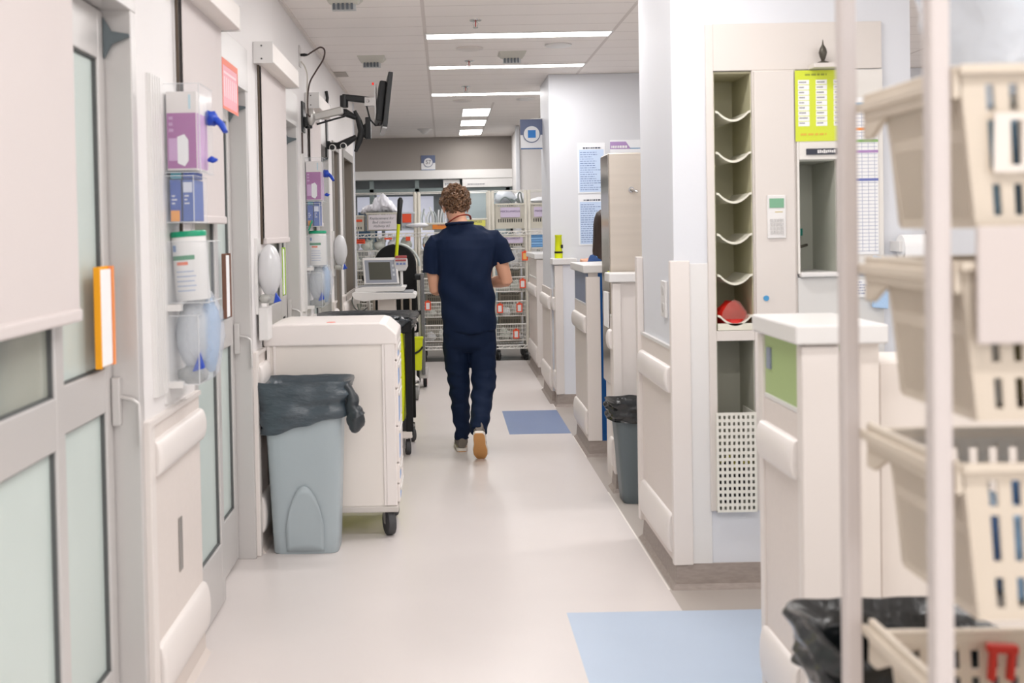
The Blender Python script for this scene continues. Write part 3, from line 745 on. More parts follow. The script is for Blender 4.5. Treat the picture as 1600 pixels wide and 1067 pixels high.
def tote(z, label, open_front=False, plate=0, depth=.19):
    t = thing('tote_basket', label, 'basket', (RX0+.024, RY0, z), group='slotted totes on the foreground rack')
    w_ = W-.048; d2 = .225; d3_ = D_-.04; tp = .018
    # rim
    m = MB(); m.box(-.006, w_+.006, -.012, -.0, -.012, 0); m.box(-.006, w_+.006, d2, d2+.012, -.03, 0)
    m.box(-.010, 0, -.0, d3_, -.040, 0); m.box(w_, w_+.010, -.0, d3_, -.040, 0)
    for x_ in (-.010, w_): m.prism([(d2-.02, -.040), (d2+.03, -.066), (d3_, -.066), (d3_, -.040)], 'x', x_, x_+.010)
    m.build('rim', M_TOTE, t, bevel=.003)
    fr = (0, 0, -depth), (w_, 0, -depth)
    A, B_, C_, Dd = (tp, tp*.4, -depth), (w_-tp, tp*.4, -depth), (w_, 0, -.012), (0, 0, -.012)
    m = MB()
    rows = [(.06, .27), (.38, .70), (.76, .94)] if not open_front else [(.08, .92)]
    if open_front: A, B_, C_, Dd = (tp, tp*.4, -depth), (w_-tp, tp*.4, -depth), (w_, 0, -.075), (0, 0, -.075)
    m.slotted(A, B_, C_, Dd, .004, 12, rows, .60, .05); m.build('front', M_TOTE, t)
    if plate:
        x0 = .02 if plate == 1 else .045
        m = MB()
        if plate == 1:
            a2, b2, c2, d3 = (.035, -.007, -.128), (w_-.03, -.007, -.128), (w_-.03, -.01, -.058), (.035, -.01, -.058)
            m.slotted(a2, b2, c2, d3, .003, 9, [(.12, .88)], .55, .03); m.build('label_frame', mat('tote_plate', (228, 220, 212), .4), t)
        else:
            m.box(.008, w_-.01, -.022, -.014, -.098, .041); m.build('blank_card', mat('blank_card', (205, 195, 191), .6), t, bevel=.002)
    m = MB(); m.slotted((tp, d2, -depth), (w_-tp, d2, -depth), (w_, d2, -.012), (0, d2, -.012), -.004, 12, rows, .55, .05); m.build('back', M_TOTE, t)
    for xx, s_ in ((0, 1), (w_, -1)):
        m = MB(); m.slotted((xx+s_*tp, d2-.01, -depth), (xx+s_*tp, .004, -depth), (xx, 0, -.03), (xx, d2, -.03), .004*s_, 22, [(.05, .62), (.72, .97)], .6, .04)
        m.build('side', M_TOTE, t)
    B(tp, w_-tp, .006, d2-.006, -depth-.004, -depth).build('bottom', M_TOTE, t)
    return t
tote(RZ[0], 'topmost slotted tote of the foreground rack, holding clear plastic wraps', plate=1)
tote(RZ[1], 'slotted tote with a large blank white card, second from the top of the rack', plate=2)
tote(RZ[2], 'third tote from the top of the rack, holding blue packs', plate=0)
tote(RZ[3], 'fourth tote down the rack, a red clip hanging inside it')
tote(RZ[4], 'fifth tote down the rack, below the red item')
tote(RZ[5], 'lowest tote of the foreground rack')
for i, (x, y, z, rx) in enumerate(((.70, 1.42, 1.72, .065), (.835, 1.42, 1.74, .058), (.945, 1.42, 1.72, .045))):
    o = MB().ell((0, 0, 0), rx, .10, .14, 20, 14).bumpy(.03, 12, i).build('plastic_wrap', M_CLEARB if i != 1 else mat('grey_wrap', (206, 214, 222), .3, alpha=.8, bump=.4, bscale=20), loc=(x, y, z+.02), smooth=True)
    tag(o, ('clear plastic wrap at the left of the top tote', 'greyish plastic wrap in the middle of the top tote', 'clear plastic wrap at the right of the top tote')[i], 'plastic wrap', 'wraps in the top tote')
for i in range(5):
    o = MB().box(-.018, .018, -.07, .07, 0, .11 if i % 2 else .125).build('blue_pack', mat('blue_pack', (96, 156, 216), .4) if i % 2 == 0 else mat('blue_pack_pale', (160, 198, 232), .4), loc=(.665+.058*i, 1.42, .972), bevel=.006, rot=(0, 0, .05*(i-2)))
    tag(o, ('leftmost blue pack in the third tote', 'pale blue pack beside the leftmost one in the third tote', 'middle blue pack in the third tote', 'pale blue pack right of the middle one', 'rightmost blue pack in the third tote')[i], 'pack', 'blue packs in the third tote')
for i in range(4):
    o = MB().box(-.02, .02, -.07, .07, 0, .12).build('olive_pack', mat('olive_pack', (176, 168, 120), .5) if i % 2 else mat('grey_pack', (190, 190, 186), .5), loc=(.68+.075*i, 1.42, 1.217), bevel=.006)
    tag(o, ('grey pack at the left inside the second tote', 'olive pack at the left of the second tote', 'grey pack at the right of the second tote', 'olive pack at the far right of the second tote')[i], 'pack', 'packs in the second tote')
for i in range(4):
    o = MB().box(-.022, .022, -.07, .07, 0, .13).build('teal_pack', mat('steel_blue_pack', (128, 160, 180), .5), loc=(.675+.075*i, 1.42, 1.449), bevel=.006)
    tag(o, ('leftmost steel-blue pack in the top tote', 'second steel-blue pack from the left in the top tote', 'third steel-blue pack from the left in the top tote', 'rightmost steel-blue pack in the top tote')[i], 'pack', 'packs in the top tote')
rc = MB(); rc.box(0, .042, 0, .012, .028, .04); rc.box(.004, .013, 0, .012, -.012, .03); rc.box(.03, .039, 0, .012, -.01, .03)
tag(rc.build('red_clip', mat('red_clip', (196, 48, 36), .4), loc=(.742, 1.495, .822), bevel=.002, rot=(0, .08, 0)), 'red clip inside the fourth tote down the rack', 'clip')

# ---- big black-lined bin behind the rack
def bag_shell(name, parent, w0, w1, d0, d1, h, drop, m, seed=0, tilt=0, inner=.25, ctr=(0, 0)):
    """liner folded over a rectangular rim: outer skirt, rim, inner drop"""
    mb = MB(); n = 72; R = []
    def sq(a, hw, hd, p=5):
        c, s_ = math.cos(a), math.sin(a); k = (abs(c)**p + abs(s_)**p)**(-1/p)
        return hw*c*k, hd*s_*k
    lv = 14
    for j in range(lv+1):
        v = j/lv; ring = []
        for i in range(n):
            a = 2*PI*i/n
            x, y = sq(a, w0+(w1-w0)*v, d0+(d1-d0)*v)
            lo = drop*(1+.14*noise.noise(Vector((math.cos(a)*1.5, math.sin(a)*1.5, seed)))) + tilt*x
            z = h - lo*(1-v)
            q = .010*noise.noise(Vector((x*9, y*9, z*26+seed*5))) + .006*noise.noise(Vector((x*22+seed, y*22, z*60)))
            f_ = 1+ (.012+q*1.6+ .012*abs(math.sin(v*6+seed+a)))/max(w0, .1)
            ring.append((ctr[0]+x*f_, ctr[1]+y*f_, z + .004*noise.noise(Vector((a*3, seed, 1)))))
        R.append(ring)
    inner = min(inner, .13)
    for j in range(1, 7):
        v = j/6; ring = []
        for i in range(n):
            a = 2*PI*i/n; x, y = sq(a, w1*(.98-.16*min(1, v*3)), d1*(.98-.20*min(1, v*3)))
            q = 1+.03*noise.noise(Vector((x*12, y*12, v*4+seed)))
            ring.append((ctr[0]+x*q, ctr[1]+y*q, h+.004-inner*v))
        R.append(ring)
    mb.rings(R, False, True); return mb.build(name, m, parent, smooth=True)
def bin_body(parent, w0, w1, d0, d1, h, m, name='body', rib=False):
    mb = MB(); n = 48; R = []
    def sq(a, hw, hd, p=7):
        c, s_ = math.cos(a), math.sin(a); k = (abs(c)**p + abs(s_)**p)**(-1/p)
        return hw*c*k, hd*s_*k
    for j in range(9):
        v = j/8
        R.append([(*sq(2*PI*i/n, w0+(w1-w0)*v, d0+(d1-d0)*v), h*v) for i in range(n)])
    R = [[(x*.97, y*.97, 0) for x, y, z in R[0]]] + [[(x, y, z+.006) for x, y, z in R[0]]] + R[1:]
    R.append([(x*.94, y*.94, h) for x, y, z in R[-1]]); R.append([(x*.86, y*.86, .03) for x, y, z in R[1]])
    mb.rings(R, True, True); return mb.build(name, m, parent, smooth=True)
bn = thing('waste_bin', 'grey bin with black liner standing behind the foreground rack', 'bin', (.79, 1.90, 0))
bin_body(bn, .115, .14, .10, .125, .72, M_GREYP)
bag_shell('bin_liner', bn, .145, .148, .12, .132, .74, .09, mat('black_liner_shiny', (20, 24, 26), .22, spec=.8, bump=.5, bscale=30), 3, inner=.4)
# small slim bin by the steel cabinet
bn = thing('waste_bin', 'small dark grey bin with black liner in front of the cream half wall', 'bin', (1.04, 5.755, 0))
bin_body(bn, .125, .165, .09, .12, .50, M_DGREYP)
bag_shell('bin_liner', bn, .166, .170, .125, .13, .535, .10, mat('black_liner_shiny', (20, 24, 26), .22, spec=.8, bump=.5, bscale=30), 8, inner=.3)

# ================================================================== LEFT SIDE EQUIPMENT
M_PURPLE = mat('purple_print', (164, 84, 152), .45)
M_LILAC = mat('lilac_print', (204, 160, 204), .5)
M_BLUEP = mat('blue_print', (52, 84, 168), .45)
M_ORANGE = mat('orange_print2', (240, 160, 60), .5)
M_ROYAL = mat('royal_blue', (30, 70, 180), .4)
M_LIDG = mat('lid_green', (18, 150, 110), .35)
def station(y0, which):
    nr = which == 0
    wd = 'nearer' if nr else 'farther'
    x = XL
    t = thing('supply_rail', 'white grooved rail with clear holders on the left wall, %s one' % wd, 'wall rail', (x, y0, 0), group='wall supply rails')
    m = MB(); m.box(.0, .008, -.17, -.045, .97, 1.93)
    for i in range(5): m.box(.008, .014, -.165+.026*i, -.153+.026*i, .97, 1.93)
    m.build('grooved_strip', M_WHITEP, t)
    B(0, .006, -.04, .22, .93, 1.93).build('back_plate', M_WHITEP, t)
    for (z0, z1, x1) in ((1.645, 1.92, .118), (1.49, 1.635, .095), (1.24, 1.43, .135), (.985, 1.2, .1)):
        m = MB(); m.box(.006, x1, .0, .003, z0, z1 if z0 < 1.4 else z1-.0); m.box(x1-.003, x1, .003, .19, z0, z1); m.box(.006, x1, .0, .19, z0-.003, z0)
        m.build('clear_holder', M_PLCLEAR, t)
        e = MB(); e.tube([(.008, -.001, z1), (x1, -.001, z1), (x1, .19, z1)], .0014, 6); e.tube([(.008, -.001, z0), (x1, -.001, z0), (x1, .19, z0)], .0014, 6); e.tube([(x1, -.001, z0), (x1, -.001, z1)], .0014, 6)
        e.build('holder_edge', mat('clear_edge', (214, 216, 218), .25), t)
    for zz in (.975, 1.215): 
        B(.006, .05, -.01, .012, zz, zz+.02).build('clip', M_WHITEP, t)
    # glove box
    b = thing('glove_box', 'purple and white disposable glove box on the %s wall rail' % wd, 'box', (x+.012, y0+.012, 1.652), group='purple glove boxes')
    B(0, .094, 0, .15, 0, .245).build('carton', mat('carton_white', (230, 224, 220), .6), b, bevel=.002)
    B(.002, .092, -.0015, 0, .006, .178).build('purple_panel', M_PURPLE, b)
    B(.094, .0955, .004, .146, .006, .178).build('side_panel', M_LILAC, b)
    MB().prism([(.006, .03), (.036, .03), (.036, .1), (.006, .1)], 'y', -.003, -.0015).build('lilac_figure', M_LILAC, b)
    MB().prism([(.034, .022), (.056, .012), (.068, .03), (.068, .094), (.056, .112), (.034, .104)], 'y', -.0042, -.003).build('white_figure', M_PAPER, b)
    strips(.008, .03, .115, .172, 3, -.0018, .5, 3).build('print', M_LILAC, b)
    B(.070, .076, -.001, 0, .19, .235).build('pale_mark', mat('pale_cyan', (180, 214, 226), .5), b)
    g = MB(); g.ell((.012, .02, .0), .024, .03, .022, 12, 8); g.tube([(.02, .02, .0), (.045, .01, -.02), (.06, .0, -.045)], [.012, .013, .008], 8)
    g.bumpy(.008, 50, 2)
    o = g.build('blue_glove', M_ROYAL, loc=(x+.112, y0+.13, 1.825), smooth=True); tag(o, 'crumpled blue glove sticking out beside the %s purple box' % wd, 'glove')
    g = MB().ell((0, 0, 0), .017, .02, .01, 10, 6).bumpy(.005, 60, 4)
    o = g.build('blue_glove', M_ROYAL, loc=(x+.132, y0+.12, 1.69), smooth=True); tag(o, 'small blue glove tip below the larger one at the %s rail' % wd, 'glove')
    for i, (xa, ww) in enumerate(((.016, .034), (.056, .034))):
        c = thing('tissue_carton', '%s blue carton under the %s glove box' % (('left', 'right')[i], wd), 'box', (x+xa, y0+.02, 1.4935))
        B(0, ww, 0, .14, 0, .13).build('carton', M_BLUEP if i == 0 else mat('blue_print2', (66, 96, 172), .45), c, bevel=.0015)
        B(.002, ww-.004, -.0012, 0, .0 if i == 0 else .09, .034 if i == 0 else .122).build('end_label', M_ORANGE if i == 0 else mat('pale_label', (214, 218, 232), .5), c)
        strips(.006, ww-.01, .05, .085, 3, -.0006, .4, 8+i).build('print', M_PAPER, c)
        o = B(0, ww, 0, .12, 0, .022).build('flat_pack', M_BLUEP if i else mat('teal_print', (80, 160, 180), .5), loc=(x+xa, y0+.03, 1.6265), bevel=.0015); tag(o, '%s small flat pack just beneath the %s glove box' % (('left', 'right')[i], wd), 'pack')
    # wipes canister
    c = thing('wipes_canister', ('white wipes canister with closed green lid, nearer wall rail' if nr else 'white wipes canister with flipped-up green lid, farther wall rail'), 'canister', (x+.07, y0+.075, 1.245), group='wipes canisters')
    if nr: c.rotation_euler = (0, -.06, 0)
    MB().lathe([(.052, 0), (.054, .004), (.054, .2)], 28).build('tub', mat('tub_white', (234, 232, 230), .35), c, smooth=True)
    MB().lathe([(.056, .2), (.057, .212), (.053, .218)], 28).build('lid', M_LIDG, c, smooth=True)
    if not nr: MB().prism([(-.05, .218), (-.043, .218), (-.018, .28), (-.026, .284)], 'y', -.092, -.062).build('lid_flap', M_LIDG, c, bevel=.002)
    m = MB()
    for a0, a1, z0, z1 in ((-2.6, -1.1, .128, .142),): m.rings([[(.0546*math.cos(a0+(a1-a0)*k/8), .0546*math.sin(a0+(a1-a0)*k/8), z) for k in range(9)] + [(.0555*math.cos(a1+(a0-a1)*k/8), .0555*math.sin(a1+(a0-a1)*k/8), z) for k in range(9)] for z in (z0, z1)])
    m.build('green_band', mat('band_green', (60, 140, 96), .5), c)
    def arc(a0, a1, z0, z1, mm, nm):
        m = MB(); m.rings([[(.0546*math.cos(a0+(a1-a0)*k/8), .0546*math.sin(a0+(a1-a0)*k/8), z) for k in range(9)] + [(.0555*math.cos(a1+(a0-a1)*k/8), .0555*math.sin(a1+(a0-a1)*k/8), z) for k in range(9)] for z in (z0, z1)])
        m.build(nm, mm, c)
    arc(-2.2, -1.5, .112, .122, mat('coral_print', (236, 120, 80), .5), 'coral_mark')
    for j in range(5): arc(-2.3, -1.2+.1*(j % 2), .03+.015*j, .033+.015*j, mat('label_print', (160, 176, 206), .6), 'label_line')
    arc(-2.5, -2.2, .155, .175, mat('logo_blue', (110, 140, 190), .5), 'logo_mark')
    # resuscitator bag in clear sack
    v = thing('resuscitator_bag', 'clear resuscitator mask with blue tip, hanging in its sack below the %s wipes canister' % wd, 'resuscitator', (x+.0, y0+.05, .985), group='resuscitators in clear sacks')
    MB().ell((.062, .045, .15), .052, .06, .11, 20, 14).bumpy(.006, 16, 3).build('dome', mat('dome_clear', (220, 224, 228), .15, alpha=.6, spec=.8), v, smooth=True)
    m = MB(); m.ell((.06, .045, .02), .05, .05, .03, 16, 8); m.bumpy(.01, 40, 1); m.build('mask_cushion', mat('smoky_clear', (176, 178, 176), .2, alpha=.7), v, smooth=True)
    MB().prism([(.07, .035), (.108, .045), (.096, .1)], 'y', -.02, .0).build('blue_tip', M_ROYAL, v, bevel=.003)
    m = MB(); m.ell((.105, .085, .145), .03, .06, .12, 16, 10).bumpy(.012, 18, 6); m.build('blue_lining', mat('pale_blue_film', (150, 186, 226), .2, alpha=.7, bump=.4, bscale=30), v, smooth=True)
    m = MB(); m.ell((.08, .06, .14), .076, .085, .155, 20, 12).bumpy(.016, 14, 9); m.build('clear_sack', mat('sack_clear', (232, 238, 246), .12, alpha=.3, spec=1, bump=.6, bscale=25), v, smooth=True)
    return t
station(3.38, 0)
station(6.80, 1)
for (yy, zz, wd, sc_) in ((4.98, 1.13, 'white-domed resuscitator on the wall between the doors, above the drawer cart', 1.0), (8.40, 1.16, 'resuscitator dome in front of the dark side opening, beyond the farther rail', .95)):
    v = thing('resuscitator_bag', wd, 'resuscitator', (XL, yy, zz), group='resuscitators on wall brackets')
    MB().ell((.06, .05, .15), .055, .07, .12, 20, 14).bumpy(.006, 16, 3).build('dome', mat('dome_white', (220, 220, 222), .2, alpha=.8, spec=.8), v, smooth=True)
    m = MB(); m.box(.02, .075, .02, .07, 0, .04); m.ell((.04, .03, .02), .03, .03, .02, 12, 8); m.build('valve', mat('valve_clear', (196, 196, 190), .25, alpha=.8), v, bevel=.003)
    MB().prism([(.082, .0), (.118, .01), (.092, .05)], 'y', 0, .02).build('blue_tip', M_ROYAL, v, bevel=.003)
    B(.0, .012, .0, .1, -.05, .3).build('bracket', M_WHITEP, v)
    if yy < 6: B(.012, .055, -.0, .12, -.17, -.02).build('white_sleeve', M_WHITEP, v, bevel=.004)

# chart holders on the set-back door leaves
def chart_holder(y, z0, label, m, w_=.15):
    t = thing('chart_holder', label, 'chart holder', (XL-.056, y, z0))
    B(.0, .018, 0, .008, 0, .27).build('near_edge', m, t, bevel=.002)
    B(.0, .006, .012, w_, 0, .27).build('back', m, t)
    B(.006, .014, .014, w_-.018, .004, .262).build('papers', M_PAPER, t)
    B(.006, .018, w_-.014, w_, 0, .27).build('far_edge', mat('coral_edge', (240, 150, 90), .5) if m.name.startswith('holder_orange') else m, t)
    return t
chart_holder(2.86, 1.10, 'bright orange-edged chart holder on the door glass nearest the camera', mat('holder_orange', (244, 166, 20), .45), .125)
chart_holder(4.51, 1.10, 'brown-edged chart holder on the second door', mat('holder_brown', (120, 84, 68), .5), .11)
chart_holder(6.10, 1.10, 'lime green-edged chart holder on the third door', mat('holder_lime', (160, 200, 60), .45), .11)
t = thing('door_notice', 'pink notice with an orange border over the second door', 'notice', (XL+.012, 4.27, 1.945))
B(0, .001, 0, .32, 0, .20).build('sheet', mat('pink_sheet', (240, 176, 186), .6), t)
m = MB(); m.box(.001, .002, 0, .32, .175, .2); m.box(.001, .002, 0, .32, 0, .012); m.box(.001, .002, 0, .012, .012, .175); m.box(.001, .002, .308, .32, .012, .175); m.build('border', mat('salmon_border', (240, 140, 120), .6), t)
m = MB()
for i in range(7): m.box(.001, .0018, .03+.04*i, .05+.04*i, .05, .13)
m.box(.001, .0018, .03, .28, .142, .152); m.build('print', mat('pale_pink_print', (250, 216, 220), .6), t)
# slot plate in the wainscot
tag(B(0, .004, -.02, .02, -.085, .085).build('slot_plate', mat('slot_grey', (160, 156, 152), .35, metal=.6), loc=(XL+.0125, 3.44, .47), bevel=.002), 'narrow grey metal slot low on the cream wall panel', 'plate')

# ---- wall arm with a screen, seen from its edge
ma = thing('jointed_mount', 'silver and black jointed wall arm holding the flat screen', 'monitor arm', (XL, 6.79, 2.17))
B(0, .012, -.06, .06, -.095, .095).build('wall_plate', M_BLACK, ma, bevel=.003)
m = MB(); m.box(.012, .035, -.03, .03, -.06, -.0); m.cyl((.04, 0, -.07), .022, .05, 16); m.build('wall_joint', M_BLACK, ma, bevel=.003)
MB().ell((.055, -.01, .0), .03, .035, .055, 16, 12).build('hub', mat('arm_silver', (190, 188, 184), .35, metal=.5), ma, smooth=True)
m = MB(); m.hexa([(.06, -.02, -.025), (.255, -.02, .015), (.255, .02, .015), (.06, .02, -.025), (.06, -.02, .02), (.255, -.02, .065), (.255, .02, .065), (.06, .02, .02)]); m.build('lower_arm', mat('arm_silver', (190, 188, 184), .35, metal=.5), ma, bevel=.008)
m = MB(); m.tube([(.09, -.0, -.045), (.2, 0, -.015), (.26, 0, .0), (.29, 0, .03)], .006, 8); m.build('arm_cable', M_BLACK, ma, smooth=True)
m = MB(); m.cyl((.262, 0, .055), .026, .075, 18); m.build('elbow_joint', M_BLACK, ma, bevel=.002)
m = MB(); m.hexa([(.25, -.022, .1), (.43, -.018, .075), (.43, .018, .075), (.25, .022, .1), (.25, -.022, .14), (.43, -.018, .118), (.43, .018, .118), (.25, .022, .14)]); m.build('upper_arm', M_BLACK, ma, bevel=.01)
m = MB(); m.box(.39, .46, -.03, .03, .06, .115); m.cyl((.41, -.032, .09), .012, .01, 12, 'y'); m.build('tilt_block', M_CHROME, ma, bevel=.004)
m = MB(); m.box(.455, .463, -.05, .05, -.03, .2); m.build('mount_plate', M_CHROME, ma)
m = MB(); m.tube([(.40, 0, .07), (.42, 0, -.02), (.455, 0, -.06), (.47, 0, -.06), (.485, 0, -.0)], .005, 8); m.build('hanging_cable', M_BLACK, ma, smooth=True)
MB().cyl((.445, -.02, .19), .006, .014, 10).build('red_light', mat('red_led', (230, 40, 30), .4, emit=.4), ma)
sn = thing('wall_screen', 'thin black flat screen seen edge-on, high at the left wall', 'screen', (XL+.51, 6.80, 2.245), 0)
sn.rotation_euler = (0, .125, .09)
B(0, .028, -.26, .26, -.165, .165).build('panel', M_BLACK, sn, bevel=.004)
B(-.045, .0, -.17, .17, -.125, .12).build('back_housing', mat('screen_back', (38, 40, 42), .5), sn, bevel=.01)
B(.0281, .029, -.245, .245, -.145, .15).build('display', mat('display_dark', (12, 14, 16), .15), sn)
B(0, .028, -.255, .255, -.175, -.165).build('lower_lip', mat('lip_silver', (170, 170, 170), .3), sn)
# second arm beyond
mb_ = thing('twin_mount', 'black twin-arm wall bracket behind the silver arm', 'monitor arm', (XL, 8.12, 2.20))
B(0, .014, -.05, .05, -.19, .22).build('wall_track', M_BLACK, mb_, bevel=.002)
for z, s_ in ((.14, 1), (-.10, -1)):
    m = MB(); m.tube([(.02, 0, z), (.09, 0, z+.006*s_), (.15, 0, z+(.0 if s_ > 0 else .015)), (.23, 0, z+(-.04 if s_ > 0 else .06))], [.022, .026, .03, .018], 8); m.build('twin_arm', M_BLACK, mb_, smooth=True)
    MB().cyl((.02, 0, z-.03), .016, .06, 12).build('pivot', M_BLACK, mb_)
for (za, zb) in ((.17, -.05), (-.17, .05)):
    m = MB(); m.tube([(.22, 0, za*.9), (.25, 0, za*.45), (.27, 0, .0), (.32, 0, zb)], [.012, .022, .028, .02], 8, .5); m.build('claw', M_BLACK, mb_, smooth=True)
B(.30, .34, -.04, .04, -.06, .1).build('mount_plate', M_BLACK, mb_, bevel=.004)
m = MB().tube([(.012, 0, .2), (.02, -.01, .25), (.012, 0, .3)], .012, 8); m.build('cable_clamp', M_BLACK, mb_, smooth=True)
wb = thing('wall_box', 'small white wall box with a dark socket behind the silver arm', 'wall box', (XL, 7.32, 2.25))
B(0, .05, 0, .09, -.06, .09).build('housing', M_WHITEP, wb, bevel=.004); B(.02, .035, -.003, 0, .045, .065).build('dark_socket', M_BLACK, wb)
for i, (dx, dz) in enumerate(((.02, .0), (.10, .02))):
    o = MB().lathe([(.018, -.03), (.024, -.024), (.024, .024), (.014, .03)], 18, (0, 0, 0), 'y').build('wall_camera', [mat('cam_white', (216, 214, 210), .4)], loc=(XL+.045+dx, 7.98, 2.07+dz*.5), smooth=True)
    tag(o, ('left small round device under the black bracket', 'right small round device under the black bracket')[i], 'device')
    l = MB().cyl((0, -.033, 0), .018, .006, 16, 'y').build('lens', M_BLACK, o)
t = thing('wall_cable', 'dark cable looping from a plug high on the left wall', 'cable', (XL, 6.72, 2.545))
B(0, .006, -.04, .04, -.075, .055).build('socket_plate', M_ALU, t, bevel=.002)
MB().lathe([(.008, .006), (.01, .03), (.006, .05)], 12, (0, 0, 0), 'x').build('plug', M_BLACK, t, smooth=True)
P = [(.05, 0, 0), (.09, 0, .025), (.13, 0, .045), (.155, 0, .025), (.145, 0, -.03), (.1, 0, -.1), (.06, 0, -.17), (.045, 0, -.26), (.045, 0, -.36), (.06, 0, -.38)]
def smoothpath(P, k=6):
    P = [Vector(p) for p in P]; out = []
    for i in range(len(P)-1):
        p0, p1, p2, p3 = P[max(i-1, 0)], P[i], P[i+1], P[min(i+2, len(P)-1)]
        for j in range(k):
            u = j/k; out.append(.5*((2*p1)+(p2-p0)*u+(2*p0-5*p1+4*p2-p3)*u*u+(3*p1-p0-3*p2+p3)*u**3))
    return out+[P[-1]]
MB().tube(smoothpath(P), .005, 8).build('dark_cable', mat('cable_brown', (74, 58, 54), .5), t, smooth=True)
P = [(.008, 0, -.04), (.03, 0, -.07), (.045, 0, -.13), (.04, 0, -.25), (.04, 0, -.36)]
MB().tube(smoothpath(P), .004, 8).build('pale_cable', mat('cable_pale', (196, 190, 180), .5), t, smooth=True)
t = MB().tube([(XL+.006, 6.72, 2.07), (XL+.006, 6.72, 1.99), (XL+.006, 6.72, 1.94)], .005, 6).build('wall_conduit', mat('cable_brown', (74, 58, 54), .5)); tag(t, 'thin dark line running down the wall to the farther glove box', 'cable')

# ---- drawer cart
def caster(parent, x, y, r=.055, w_=.03, yaw=0, m=M_RUB, fork=M_CHROME, top=.13):
    cs = bpy.data.objects.new('caster', None); COL.objects.link(cs); cs.parent = parent; cs.location = (x, y, 0); cs.rotation_euler = (0, 0, yaw)
    wl = MB().lathe([(r*.7, -w_/2), (r*.97, -w_/2), (r, -w_/2+.004), (r, w_/2-.004), (r*.97, w_/2), (r*.7, w_/2)], 28, (0, -.02, r), 'x').build('wheel', m, cs, smooth=True)
    MB().lathe([(r*.68, -w_/2+.003), (r*.68, w_/2-.003)], 24, (0, -.02, r), 'x').build('wheel_disc', mat('wheel_grey', (150, 150, 150), .5), cs, smooth=True)
    f = MB(); z1 = max(top, 2*r+.012)
    for s_ in (-1, 1): f.hexa([(s_*(w_/2+.004)-.002, -.035, r-.008), (s_*(w_/2+.004)+.002, -.035, r-.008), (s_*(w_/2+.004)+.002, -.005, r-.008), (s_*(w_/2+.004)-.002, -.005, r-.008), (s_*(w_/2+.004)-.002, -.03, z1-.006), (s_*(w_/2+.004)+.002, -.03, z1-.006), (s_*(w_/2+.004)+.002, .025, z1-.006), (s_*(w_/2+.004)-.002, .025, z1-.006)])
    f.box(-w_/2-.006, w_/2+.006, -.03, .028, z1-.008, z1); f.build('fork', fork, cs)
    return cs
dc = thing('drawer_cart', 'large ivory drawer cart standing behind the grey bin', 'cart', (-.85, 5.14, 0))
CW, CD = .605, .46
M_CART = mat('cart_ivory', (234, 227, 220), .4); M_CARTW = mat('cart_white', (238, 231, 227), .38)
m = MB(); a = .09
poly = [(-.015, .915), (CW+.012, .915), (CW+.012, .965), (CW-.04, 1.012), (CW-.07, 1.02), (.05, 1.02), (.01, 1.01), (-.015, .98)]
MB().prism(poly, 'y', -.012, CD+.01).build('top', M_CARTW, dc, bevel=.008)
m = B(0, CW-.008, 0, CD, .145, .925).build('body', M_CART, dc, bevel=.004)
for q in ((0.0, .014), (.03, .044), (CW-.062, CW-.05)): B(q[0], q[1], -.007, 0, .15, .92).build('panel_rib', M_CARTW, dc, bevel=.002)
B(CW-.05, CW, -.008, .02, .15, .922).build('corner_post', M_CARTW, dc, bevel=.004)
B(-.01, CW+.005, -.01, CD+.01, .118, .147).build('base_deck', mat('cart_base', (206, 200, 194), .4), dc, bevel=.006)
zs = [.155, .245, .345, .52, .70, .835, .92]
for i in range(6):
    dr = B(CW-.006, CW+.012, .03, CD-.03, zs[i]+.004, zs[i+1]-.004).build('drawer', M_CARTW, dc, bevel=.004)
    zc = zs[i+1]-.03
    B(CW+.012, CW+.018, .06, CD-.14, zc-.008, zc+.006).build('handle', mat('handle_white', (224, 222, 218), .4), dr, bevel=.003)
    B(CW+.012, CW+.0135, .02+.03, .15, zs[i]+.02, zc-.012).build('label_card', mat('label_blue', (150, 180, 226), .5), dr)
for (x, y) in ((CW-.05, .06), (CW-.05, CD-.06), (.05, .06), (.05, CD-.06)): caster(dc, x, y, .062, .035, .35, top=.14)
MB().lathe([(.022, 1.0202), (.022, 1.0212)], 16, (.30, .06, 0)).build('red_sticker', mat('red_sticker', (236, 110, 96), .5), dc)

# ---- grey bin with liner in front of the cart
gb = thing('waste_bin', 'tall light grey bin with a dark liner knotted at its side, nearest on the left', 'bin', (-.652, 4.985, 0))
bin_body(gb, .148, .180, .10, .116, .75, mat('bin_bluegrey', (168, 179, 184), .4, bump=.02, bscale=200))
m = MB(); R = []
for k in range(9):      # raised arch panel on the front
    u = k/8; R.append([(-.085+.17*i/10*1.0, -.103-.018*u*.62-.003*math.sin(PI*i/10), .012+.30*u*(math.sin(PI*(i*.9+.5)/10)**.5)) for i in range(11)])
mm = MB(); 
for a_, b_ in zip(R, R[1:]):
    va = [mm.bm.verts.new(p) for p in a_]; vb = [mm.bm.verts.new(p) for p in b_]
    for i in range(10): mm._f([va[i], va[i+1], vb[i+1], vb[i]])
bmesh.ops.remove_doubles(mm.bm, verts=mm.bm.verts[:], dist=.0004)
o = mm.build('arched_panel', mat('bin_bluegrey', (168, 179, 184), .4), gb, smooth=True)
sd = o.modifiers.new('solid', 'SOLIDIFY'); sd.thickness = .0015
M_LINER = mat('grey_black_liner', (64, 76, 84), .24, spec=.8, bump=.55, bscale=20, stretch=(1, 1, 2.6))
bag_shell('bin_liner', gb, .186, .196, .117, .122, .782, .20, M_LINER, 2, tilt=-.24, inner=.5)
